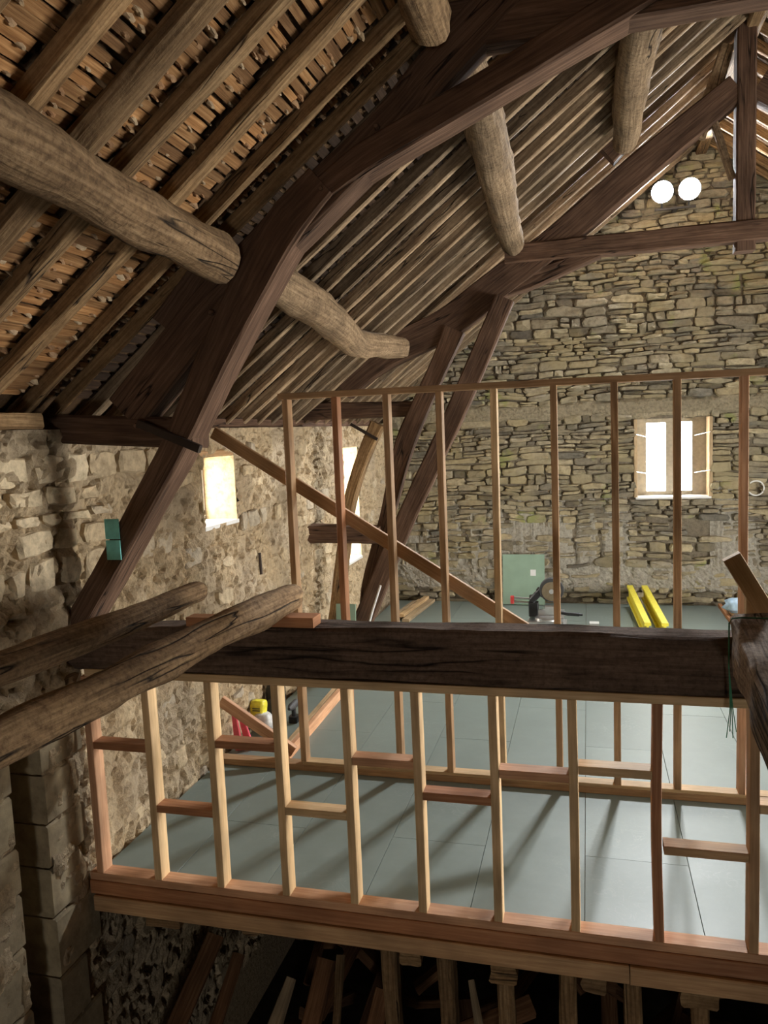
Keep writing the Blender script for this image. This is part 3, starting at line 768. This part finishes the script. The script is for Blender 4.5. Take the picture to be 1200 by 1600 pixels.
m = MB(); m.poly_box((.66, TY-.055, 2.64), _unit(np.array((.3, 0, -.18))), (0, 1, 0), _unit(np.array((.18, 0, .3))), .17, .012, .016); m.build('strap', M_iron, T2)
plank_up(T2, 'truss_leg', [(2*RX-.60, .70), (2*RX-1.66, 3.66)], [.2, .2], TY-.03, .16, M_oak, 34)

# ------------------------------------------------------------------ tie beam
m = MB(); m.sweep([(-.2, .10, 1.44), (.4, .10, 1.44), (1.5, .10, 1.458), (2.6, .10, 1.462), (3.7, .10, 1.465), (6.0, .10, 1.46), (9.1, .10, 1.46)], .20, [.24, .26, .28, .29, .29, .29, .29], (0, 0, 1), 'box', .07, .012, 41, .018, True, freq=2.2)
tag(m.build('tie_beam', M_tie), 'massive dark cracked oak tie beam spanning the middle of the room', 'beam')

# ------------------------------------------------------------------ floor: rim, joists, panels
fl = MB(); fl.box(.02, EX, .11, GY+.0, -.12, -.02)
# opening towards the stairs at the far right stays open
fl = MB()
for (x0, x1, y0, y1) in rect_cells(.02, EX, .10, GY, [(4.725, 6.4, 5.2, GY)]): fl.box(x0, x1, y0, y1, -.10, -.022)
floor = tag(fl.build('floor', M_heap), 'upper floor of grey-green panels on a timber deck', kind='structure')
xs = [.03, .52, 1.115, 1.72, 2.325, 2.935, 3.53, 4.125, 4.725]
while xs[-1] < EX: xs.append(min(EX, xs[-1]+.603))
r = random.Random(9)
for i in range(len(xs)-1):
    off = .81 if i % 2 == 1 else -.02
    cuts = [.10]; yv = off
    while yv < GY-.1:
        if yv > .2: cuts.append(yv)
        yv += 1.66
    cuts.append(GY-.01)
    for j in range(len(cuts)-1):
        y0, y1 = cuts[j], cuts[j+1]
        if xs[i] >= 4.72 and xs[i] < 6.4:
            if y0 >= 5.2: continue
            y1 = min(y1, 5.2)
        g = .0016; dz = r.uniform(0, .0012)
        m = MB(); m.box(xs[i]+g, xs[i+1]-g, y0+g, y1-g, -.022, -.001+dz*.5, .001, 'y'); m.build('floor_panel', M_panel, floor)
# rim of the floor edge
m = MB(); m.box(.03, 5.6, -.012, .10, -.085, 0.0, .004); m.build('rim_board', M_pinered, floor)
m = MB(); m.box(.06, 3.15, -.030, .09, -.185, -.087, .006); m.build('rim_board', M_pinebrown, floor)
m = MB(); m.box(3.155, 5.6, -.034, .09, -.185, -.087, .006); m.build('rim_board', M_pinebrown, floor)
for x in np.arange(.35, 5.6, .47):
    m = MB(); m.sweep([(x, .10, -.20), (x, GY-.05, -.20)], .13, .16, rough=.008, seg=.4, seed=int(x*10)); m.build('joist', M_oak, floor)

# ------------------------------------------------------------------ old posts and joist ends under the floor edge
r = random.Random(4)
pl = ['first', 'second', 'third', 'fourth', 'fifth', 'sixth']
for k, x in enumerate((1.86, 2.185, 2.51, 2.84, 3.175, 3.50)):
    m = MB(); m.sweep([(x, .16, GZ), (x+.01, .15, -1.2), (x, .14, -.19)], .09, .10, (0, 1, 0), 'box', .1, .008, 60+k, .014)
    tag(m.build('post', M_rafter), 'old upright post under the floor edge, %s from the left' % pl[k], 'post', 'posts under the floor edge')
for k, (x, wdt, zb) in enumerate(((.50, .22, -.25), (1.07, .11, -.22), (2.01, .11, -.27), (2.51, .14, -.30), (2.98, .12, -.28), (3.49, .17, -.28))):
    m = MB(); m.sweep([(x, -.005, (zb-.185)/2), (x, .085, (zb-.185)/2)], wdt, abs(zb+.185), (0, 0, 1), 'box', .06, .012, 70+k, .012)
    tag(m.build('joist_end', M_rafter), 'broken old joist end below the rim board, %s from the left' % pl[k], 'joist', 'joist ends below the rim board')

# ------------------------------------------------------------------ stud frames
tones = {'p': M_pine, 'k': M_pinepink, 'r': M_pinered, 'b': M_pinebrown}
NF = thing('stud_frame', (2.0, .05, 0), 'near stud frame with staggered noggings below the tie beam', 'stud frame')
b = MB(); b.box(.03, 5.6, -.004, .098, 0.0, .047, .003); b.build('bottom_plate', M_pinepink, NF)
b = MB(); b.box(.10, 5.6, .002, .10, 1.27, 1.315, .003); b.build('top_plate', M_pine, NF)
sx = [.12, .515, .92, 1.326, 1.73, 2.115, 2.52, 2.915, 3.32, 3.75, 4.15, 4.55, 4.95]
for i, x in enumerate(sx):
    lean = {2: -.0, 8: .012}.get(i, 0)
    m = MB(); m.sweep([(x-.022, .048, .047), (x-.022-lean, .048, .66), (x-.022-.004, .048, 1.27)], .045, .095, (0, 1, 0), 'box', .15, .0012, i, .003, True)
    m.build('stud', tones['kppppppprbpp'[i % 12]] if i else M_pinepink, NF)
nz = [.87, .51, .93, .57, .89, .725, .88, .93, .55, .8, .6, .9]
for i in range(len(sx)-1):
    m = MB(); m.box(sx[i]+.001, sx[i+1]-.046, .004, .096, nz[i]-.045, nz[i], .003)
    m.build('nogging', tones['rrrpkrkpbpp k'.replace(' ', '')[i % 12]], NF)
FY = 1.645
FF = thing('stud_frame', (2.4, FY+.05, 0), 'tall far stud frame standing before the gable end, open studs', 'stud frame')
b = MB(); b.box(.05, 4.70, FY-.002, FY+.098, 0.0, .050, .003); b.build('bottom_plate', M_pinebrown, FF)
b = MB(); b.box(.78, 4.70, FY, FY+.096, .050, .074, .003); b.build('bottom_plate', M_pine, FF)
b = MB(); b.sweep([(.735, FY+.048, 2.925), (4.70, FY+.048, 2.915)], .095, .045, (0, 0, 1), 'box', .3, .001, 3, .003); b.build('top_plate', M_pinebrown, FF)
fx = [.79, 1.18, 1.57, 1.96, 2.35, 2.76, 3.16, 3.56, 3.97, 4.37]
for i, x in enumerate(fx):
    m = MB(); m.sweep([(x, FY+.048, .074), (x+r.uniform(-.004, .004), FY+.048, 1.5), (x, FY+.048, 2.90)], .045, .095, (0, 1, 0), 'box', .25, .0012, 20+i, .003)
    m.build('stud', tones['brbbpbbbkb'[i]], FF)
m = MB(); m.sweep([(.13, FY+.12, 2.68), (2.80, FY+.12, .985)], .095, .040, (0, 1, 0), 'box', .3, .001, 5, .003); m.build('diagonal_brace', M_pinebrown, FF)
m = MB(); m.sweep([(.04, FY+.13, .485), (.66, FY+.13, .092)], .09, .045, (0, 1, 0), 'box', .3, .001, 6, .003); m.build('diagonal_brace', M_pinepink, FF)

# ------------------------------------------------------------------ logs and beams resting on the tie beam
log('log_joist', [(.52, -3.0, 1.70), (.60, -1.8, 1.72), (.64, -1.2, 1.73), (.70, -.65, 1.735), (.77, -.1, 1.75), (.83, .10, 1.765)], [.155, .155, .155, .15, .14, .125], M_log, 'round log joist lying on the tie beam, nearest the left wall', 'log', 6, .016, .03)
log('log_joist', [(1.09, -3.0, 1.69), (1.19, -1.95, 1.72), (1.262, -1.475, 1.73), (1.318, -.87, 1.74), (1.37, -.30, 1.75), (1.41, -.03, 1.755), (1.425, .05, 1.755)], [.155, .155, .155, .155, .155, .15, .14], M_log, 'long crooked log joist lying over the tie beam, right of the other log', 'log', 7, .016, .03)
m = MB(); m.sweep([(3.765, -.005, 1.605), (3.72, -.6, 1.605), (3.67, -1.25, 1.605), (3.55, -3.2, 1.605)], .30, .23, (0, 0, 1), 'box', .06, .014, 43, .02, True, freq=3)
tag(m.build('old_beam', M_oldbeam), 'rough squared old beam lying across the right end of the tie beam', 'beam')
m = MB(); m.sweep([(1.30, .03, 1.634), (1.56, .03, 1.634)], .12, .055, (0, 0, 1), 'box', .2, .001, 1, .003)
tag(m.build('offcut', M_pinered), 'reddish timber offcut lying on the tie beam right of the logs', 'offcut')
m = MB(); m.sweep([(.78, .07, 1.608), (1.08, .07, 1.608)], .10, .055, (0, 0, 1), 'box', .2, .001, 2, .003)
tag(m.build('offcut', M_pinered), 'reddish timber offcut lying on the tie beam between the two logs', 'offcut')

# ------------------------------------------------------------------ two flat teal patches on the face of the truss leg
for k, (za, zb, lb) in enumerate(((2.085, 2.20, 'upper teal patch on the near truss leg'), (1.965, 2.078, 'lower teal patch on the near truss leg'))):
    m = MB(); m.box(.315+.0*k, .405, .004, .012, za, zb, .002); tag(m.build('leg_teal_patch', M_teal), lb, 'tape')

# ------------------------------------------------------------------ twin floodlight on the gable
t = thing('twin_floodlight', (4.16, GY, 5.45), 'twin round floodlight shining white high on the gable wall', 'floodlight')
m = MB(); m.box(3.90, 4.42, GY-.16, GY-.13, 5.44, 5.47, .004); m.build('mounting_bar', M_lampbody, t)
m = MB(); m.box(4.13, 4.19, GY-.15, GY+.02, 5.435, 5.475, .004, 'y'); m.build('wall_bracket', M_lampbody, t)
for x in (3.99, 4.33):
    d = _unit(np.array((-.10, -.92, -.35))); c = np.array((x, GY-.25, 5.66))
    m = MB(); m.lathe(c-d*.10, d, [(.05, 0), (.12, .03), (.14, .07), (.145, .150), (.136, .150), (.134, .09), (.0, .09)], 28); h_ = m.build('lamp_head', M_lampbody, t)
    m = MB(); m.lathe(c+d*.001, d, [(.130, .004), (.130, .010)], 28); m.build('lens', M_led, h_)
    m = MB(); m.tube([(x, GY-.15, 5.47), (x, GY-.17, 5.52), c-d*.09], .012); m.build('yoke', M_lampbody, t)

# ------------------------------------------------------------------ things on the upper floor
# mitre saw standing on its case
t = thing('mitre_saw', (2.46, 6.15, 0.18), 'sliding mitre saw with round blade guard on a dark case by the gable', 'mitre saw')
t_case = thing('saw_case', (2.46, 6.15, 0), 'dark box with pale rim carrying the mitre saw', 'case')
m = MB(); m.box(2.22, 2.70, 5.98, 6.34, .0, .165, .012); m.build('body', M_dgrey, t_case)
m = MB(); m.box(2.215, 2.705, 5.975, 6.345, .160, .180, .006); m.build('lid_rim', M_alu, t_case)
m = MB(); m.box(2.25, 2.67, 6.00, 6.32, .18, .225, .01); m.build('base', M_alu, t)
m = MB(); m.lathe((2.47, 6.14, .225), (0, 0, 1), [(.15, 0), (.15, .02), (.14, .03)], 28); m.build('turntable', M_alu, t)
m = MB(); m.box(2.24, 2.68, 6.20, 6.235, .245, .33, .006); m.build('fence', M_alu, t)
m = MB(); m.box(2.24, 2.36, 6.18, 6.30, .24, .42, .012, 'z'); m.box(2.25, 2.33, 6.22, 6.29, .42, .50, .01, 'z'); m.build('pivot_housing', M_black, t)
for zz in (.405, .455):
    m = MB(); m.tube([(2.26, 6.26, zz), (2.04, 6.26, zz+.01)], .013); m.build('slide_rail', M_alu, t)
m = MB(); m.box(2.01, 2.055, 6.23, 6.29, .39, .485, .012, 'z'); m.build('rail_end_cap', M_red, t)
m = MB(); m.lathe((2.53, 6.10, .60), (0, 1, 0), [(.145, 0), (.150, .01), (.150, .06), (.135, .07)], 32); m.build('blade_guard', M_dgrey, t)
m = MB(); m.lathe((2.53, 6.095, .585), (0, 1, 0), [(.118, 0), (.118, .004)], 36); blade = m.build('saw_blade', M_steel, t)
m = MB(); m.lathe((2.53, 6.09, .585), (0, 1, 0), [(.03, -.006), (.03, .006)], 14); m.build('arbor', M_alu, blade)
m = MB(); m.poly_box((2.37, 6.16, .55), _unit(np.array((.55, 0, .6))), (0, 1, 0), _unit(np.array((-.6, 0, .55))), .13, .05, .04, .012); m.build('saw_arm', M_black, t)
m = MB(); m.lathe((2.42, 6.20, .54), (0, 1, 0), [(.055, 0), (.06, .02), (.06, .13), (.05, .15)], 18); m.build('motor', M_black, t)
m = MB(); m.box(2.45, 2.60, 6.03, 6.07, .30, .42, .01); m.build('lower_guard', M_alu, t)
m = MB(); m.tube([(2.60, 6.05, .34), (2.72, 6.02, .325), (2.86, 6.02, .32)], .022); m.tube([(2.86, 6.02, .32), (2.90, 6.02, .318)], .014); m.build('table_handle', M_black, t)
m = MB(); m.tube([(2.38, 6.15, .62), (2.34, 6.13, .57), (2.33, 6.13, .52)], .02); m.build('carry_handle', M_black, t)
t.location.y -= .35; t_case.location.y -= .35
# green board leaning on the gable
t = thing('chipboard_sheet', (2.05, 7.55, 0), 'green chipboard sheet leaning on the gable behind the mitre saw', 'board')
X = np.array((1., 0, 0)); Zv = _unit(np.array((0, .11, .74))); Yv = np.cross(Zv, X)
m = MB(); m.poly_box((2.045, 7.50+.05, .375), X, Yv, Zv, .305, .011, .37, .002); sh_ = m.build('sheet', M_gboard, t)
m = MB(); m.poly_box(np.array((2.045, 7.55, .375))+X*.14+Zv*.10-Yv*(-.0125 if Yv[1] < 0 else .0125), X, Yv, Zv, .04, .0012, .045); m.build('paper_label', M_paper, sh_)
# yellow beams
for k, (xa, xb) in enumerate(((3.66, 3.54), (3.86, 3.74))):
    d = _unit(np.array((xb-xa, 1.72, .11))); S = _unit(np.cross(d, (0, 0, 1))); U = np.cross(S, d)
    t = thing('formwork_beam', (xa, 5.8, 0), 'yellow formwork beam lying towards the gable, %s of the pair' % ('left one' if k == 0 else 'right one'), 'beam', 'yellow formwork beams')
    c = np.array(((xa+xb)/2, 6.66, .155))
    for nm, off, hz in (('flange', .085, .02), ('flange', -.085, .02)):
        m = MB(); m.poly_box(c+U*off, d, S, U, .86, .04, hz, .004); m.build(nm, M_yellow, t)
    m = MB(); m.poly_box(c, d, S, U, .86, .014, .066); m.build('web', M_yellow, t)
# plank stack in the far left corner
PL = [((.36, 6.35), (.47, 7.60), .0, .09), ((.52, 6.33), (.64, 7.62), .0, .10), ((.44, 6.42), (.555, 7.62), .045, .08), ((.36, 6.45), (.44, 7.3), .045, .06)]
lab = ['lowest left', 'separate right', 'upper middle', 'upper left short']
for k, (a, c_, z0, wd) in enumerate(PL):
    m = MB(); m.sweep([(a[0], a[1], z0+.0225), (c_[0], c_[1], z0+.0225)], wd, .043, (0, 0, 1), 'box', .4, .001, k, .003)
    tag(m.build('plank', (M_pine, M_split)[k % 2]), '%s pale plank of the small stack on the floor by the gable corner' % lab[k], 'plank', 'planks by the gable corner')
# timbers lying on the floor along the left
for k, (xa, xb, z0, hh, wd, lb) in enumerate(((.52, .46, .0, .07, .045, 'squared pale timber lying on the floor along the left wall, left one'), (.585, .545, .0, .095, .045, 'pinkish timber lying on edge on the floor along the left wall, right one'))):
    m = MB(); m.sweep([(xa, 1.80, z0+hh/2), (xb, 3.72, z0+hh/2)], wd, hh, (0, 0, 1), 'box', .4, .001, 30+k, .003)
    tag(m.build('timber', (M_pine, M_pinepink)[k]), lb, 'timber')
# small white offcut on the floor right of the saw
m = MB(); m.box(2.98, 3.10, 6.35, 6.47, 0, .04, .004); tag(m.build('white_block', M_white), 'small white block lying on the floor between saw and yellow beams', 'block')
# green boards standing by the legs of the far truss
for k, (x0, x1, hgt, yy, lb) in enumerate(((.12, .34, .62, 3.86, 'dark green board standing by the curved post, shorter left one'), (.30, .52, .78, 3.98, 'dark green board standing by the curved post, taller right one'))):
    Zv = _unit(np.array((0, .10, 1))); Yv = np.cross(Zv, X)
    m = MB(); m.poly_box((( x0+x1)/2, yy+hgt*.05, hgt/2), X, Yv, Zv, (x1-x0)/2, .012, hgt/2, .002); tag(m.build('standing_board', M_gboard), lb, 'board')
m = MB(); m.tube([(.56, 4.02, 0.0), (.60, 4.05, .35), (.70, 4.09, .70), (.80, 4.10, .98)], .012); tag(m.build('white_conduit', M_white), 'thin white conduit leaning against the far truss strut', 'conduit')
# bag, backpack and bits by the left wall
def lumpy(name, c, rx, ry, rz, mat, parent, seed, rows=9, m_=14, squash=.5, wr=.12):
    vs = []; fs = []
    for i in range(rows+1):
        th = math.pi*i/rows
        for j in range(m_):
            a = 2*math.pi*j/m_; e = lambda q: math.copysign(abs(q)**squash, q)
            n_ = 1+wr*float(fbm(np.array([math.cos(a)*2+seed, math.sin(a)*2, i*.5]), seed, 3))
            vs.append((c[0]+rx*e(math.sin(th))*e(math.cos(a))*n_, c[1]+ry*e(math.sin(th))*e(math.sin(a))*n_, c[2]+rz-rz*e(math.cos(th))*(1 if i else 1)))
    for i in range(rows):
        for j in range(m_):
            j2 = (j+1) % m_; fs.append((i*m_+j, i*m_+j2, (i+1)*m_+j2, (i+1)*m_+j))
    fs.append(tuple(range(m_-1, -1, -1))); fs.append(tuple(rows*m_+j for j in range(m_)))
    return mk(name, vs, fs, mat, parent, smooth=True)
t = thing('plaster_bag', (.10, 2.38, 0), 'yellow and clear plastic bag slumped beside the black backpack', 'bag')
lumpy('bag_body', (.135, 2.36, 0), .085, .07, .085, M_bagw, t, 3, wr=.2)
pt = lumpy('printed_top', (.085, 2.38, .11), .075, .05, .085, M_bagy, t, 5, wr=.2)
for zz in (.17, .19): 
    m = MB(); m.box(.05, .12, 2.325, 2.334, zz+.02, zz+.028); m.build('printed_line', M_ink, pt)
t = thing('backpack', (.115, 2.72, 0), 'black backpack standing on the floor against the left wall', 'backpack')
lumpy('pack_body', (.115, 2.72, 0), .085, .08, .17, M_black, t, 8, squash=.6, wr=.06)
lumpy('front_pocket', (.125, 2.635, .02), .07, .035, .09, M_dgrey, t, 9, squash=.6, wr=.06)
m = MB(); m.tube([(.08, 2.72, .33), (.09, 2.71, .38), (.14, 2.71, .38), (.15, 2.72, .33)], .01); m.build('grab_loop', M_black, t)
t = thing('power_tool', (.33, 2.60, 0), 'small black power tool on the floor beside the backpack', 'tool')
m = MB(); m.box(.29, .37, 2.56, 2.66, 0, .06, .012, 'z'); m.build('battery', M_black, t)
m = MB(); m.tube([(.33, 2.61, .06), (.33, 2.61, .14)], .022); m.build('handle', M_black, t)
m = MB(); m.lathe((.33, 2.50, .16), (0, 1, 0), [(.014, 0), (.028, .04), (.034, .06), (.034, .18), (.025, .19)], 16); m.build('motor_body', M_dgrey, t)
t = thing('folded_trestle', (.12, 1.95, 0), 'pinkish-red folded plastic trestle leaning on the left wall', 'trestle')
for k, (xa, xb) in enumerate(((.10, .05), (.19, .09))):
    m = MB(); m.sweep([(xa, 1.93+.03*k, 0), (xb, 1.97+.03*k, .30)], [.075, .045], [.03, .02], (0, 1, 0), 'box', .1, .001, k, .006); m.build('leg', M_pink, t)
m = MB(); m.sweep([(.07, 1.98, .29), (.10, 1.98, .36)], [.06, .03], .025, (0, 1, 0), 'box', .1, .001, 3, .005); m.build('hinge', M_black, t)
m = MB(); m.tube([(.045, 2.58, .66), (.05, 2.58, .40)], .012); tag(m.build('iron_rod', M_iron), 'short dark iron rod fixed upright on the left wall above the bag', 'rod')
m = MB(); m.tube([(.03, 2.72, 1.56), (.035, 2.72, 1.36)], .014); tag(m.build('iron_spike', M_iron), 'dark iron spike in the left wall just above the log ends', 'spike')
# wire loop on the gable
m = MB(); cc = (5.20, GY-.085, 1.66)
m.tube([(cc[0]+.10*math.cos(a), cc[1], cc[2]+.10*math.sin(a)) for a in np.linspace(-2.6, 2.4, 30)], .010, .02); tag(m.build('wire_loop', M_white), 'white wire loop hooked on the gable wall right of the window', 'wire')
# floor-edge kerb at the stair opening, things on it
m = MB(); m.box(4.73, 4.775, 5.2, GY-.05, -.05, .04, .003, 'y'); tag(m.build('edge_board', M_pinered), 'reddish edge board along the stair opening at far right', 'board')
# leaning timber at right, on its prop
t = thing('prop_timber', (3.9, .24, 1.61), 'pale timber sloping down to the right behind the old beam, on a short prop', 'timber')
m = MB(); m.sweep([(3.635, .12, 1.975), (3.84, .12, 1.615)], .055, .085, (0, 0, 1), 'box', .2, .0015, 3, .003, False); m.build('sloping_timber', M_pine, t)
m = MB(); m.box(3.70, 3.75, .10, .15, 1.605, 1.80, .003, 'z'); m.build('prop', M_pine, t)
lumpy_ = thing('plastic_sheet', (4.95, 7.05, 0), 'crumpled pale blue plastic sheet by the stair opening', 'plastic')
lumpy('crumple', (4.86, 7.0, .06), .14, .12, .10, M_blue, lumpy_, 14, squash=.8, wr=.5)
m = MB(); m.box(4.79, 5.5, 6.9, 7.15, -.02, .06, .003); tag(m.build('timber_baulk', M_pinebrown), 'brown timber carrying the crumpled blue plastic at far right', 'timber')
# green twine on the old beam
t = thing('baler_twine', (3.64, -.1, 1.2), 'green baler twine tied round the end of the old beam', 'twine')
m = MB(); xx0, xx1 = 3.60, 3.915; zt = 1.722; zb = 1.49
m.tube([(xx0-.008, -.10, 1.49), (xx0-.008, -.10, zt), (xx0+.02, -.10, zt+.008), (xx1, -.10, zt+.008), (xx1+.008, -.10, 1.49)], .0035); m.build('loop', M_green, t)
for k in range(4):
    m = MB(); m.tube([(3.592, -.10, 1.50), (3.60+.004*k, -.09, 1.30), (3.585+.014*k, -.09, 1.16+.03*(k % 2))], .002); m.build('frayed_end', M_green, t)

# ------------------------------------------------------------------ wood heap under the floor
r = random.Random(21)
heap = [((.22, -.05, -1.35), (.42, .75, -.62), .13, .04, M_heap, 'wide reddish-brown plank leaning in the dark heap, leftmost'),
        ((.52, .05, -1.30), (.62, .70, -.70), .09, .04, M_heap, 'narrow reddish-brown plank in the dark heap, second from the left'),
        ((.86, .05, -1.40), (1.02, .65, -.78), .10, .09, M_split, 'pale split log end showing in the dark heap'),
        ((1.10, .25, -1.45), (1.22, .80, -.72), .12, .08, M_heap, 'dark brown baulk standing in the heap beside the split log'),
        ((1.42, .15, -1.35), (1.36, .70, -.60), .05, .05, M_rafter, 'thin crooked stick rising from the heap'),
        ((1.52, .10, -1.40), (1.68, .60, -.72), .10, .05, M_heap, 'brown broken board in the middle of the heap'),
        ((1.78, .35, -1.40), (1.70, .90, -.55), .06, .05, M_heap, 'thin brown lath end behind the broken board'),
        ((2.40, .05, -1.00), (2.27, .42, -.63), .05, .03, M_split, 'sharp pale splinter of wood between the posts'),
        ((2.05, .5, -1.15), (2.6, .75, -1.00), .12, .10, M_heap, 'brown block lying behind the first posts of the floor edge')]
for k, (a, c_, wd, th, mt, lb) in enumerate(heap):
    if k < 7: a = (a[0], a[1], a[2]-.2); c_ = (c_[0], c_[1], c_[2]-.2)
    m = MB(); m.sweep([a, tuple((np.array(a)+np.array(c_))/2+np.array((.01, .0, .01))), c_], [wd, wd, wd*.6 if mt is M_split else wd], [th, th, th*.5 if mt is M_split else th], (0, -.6, .8), 'box', .08, .008, 80+k, .01)
    tag(m.build('firewood', mt), lb, 'wood', 'heap of old wood')
hb = MB()
for k in range(60):
    x = r.uniform(.55, 4.5); y = r.uniform(.75, 2.6); z = GZ+r.uniform(.1, 1.25)*max(.2, 1-.15*x); a = r.uniform(0, 6.28); L_ = r.uniform(.3, .7)
    hb.sweep([(x-math.cos(a)*L_/2, y-math.sin(a)*L_/2, z-.1), (x+math.cos(a)*L_/2, y+math.sin(a)*L_/2, z+r.uniform(-.1, .3))], r.uniform(.07, .14), r.uniform(.05, .1), (0, .1, 1), 'box', .3, .01, k, .01)
tag(hb.build('firewood_heap', M_heap), 'dark heap of old boards and firewood under the floor', 'wood', kind='stuff')
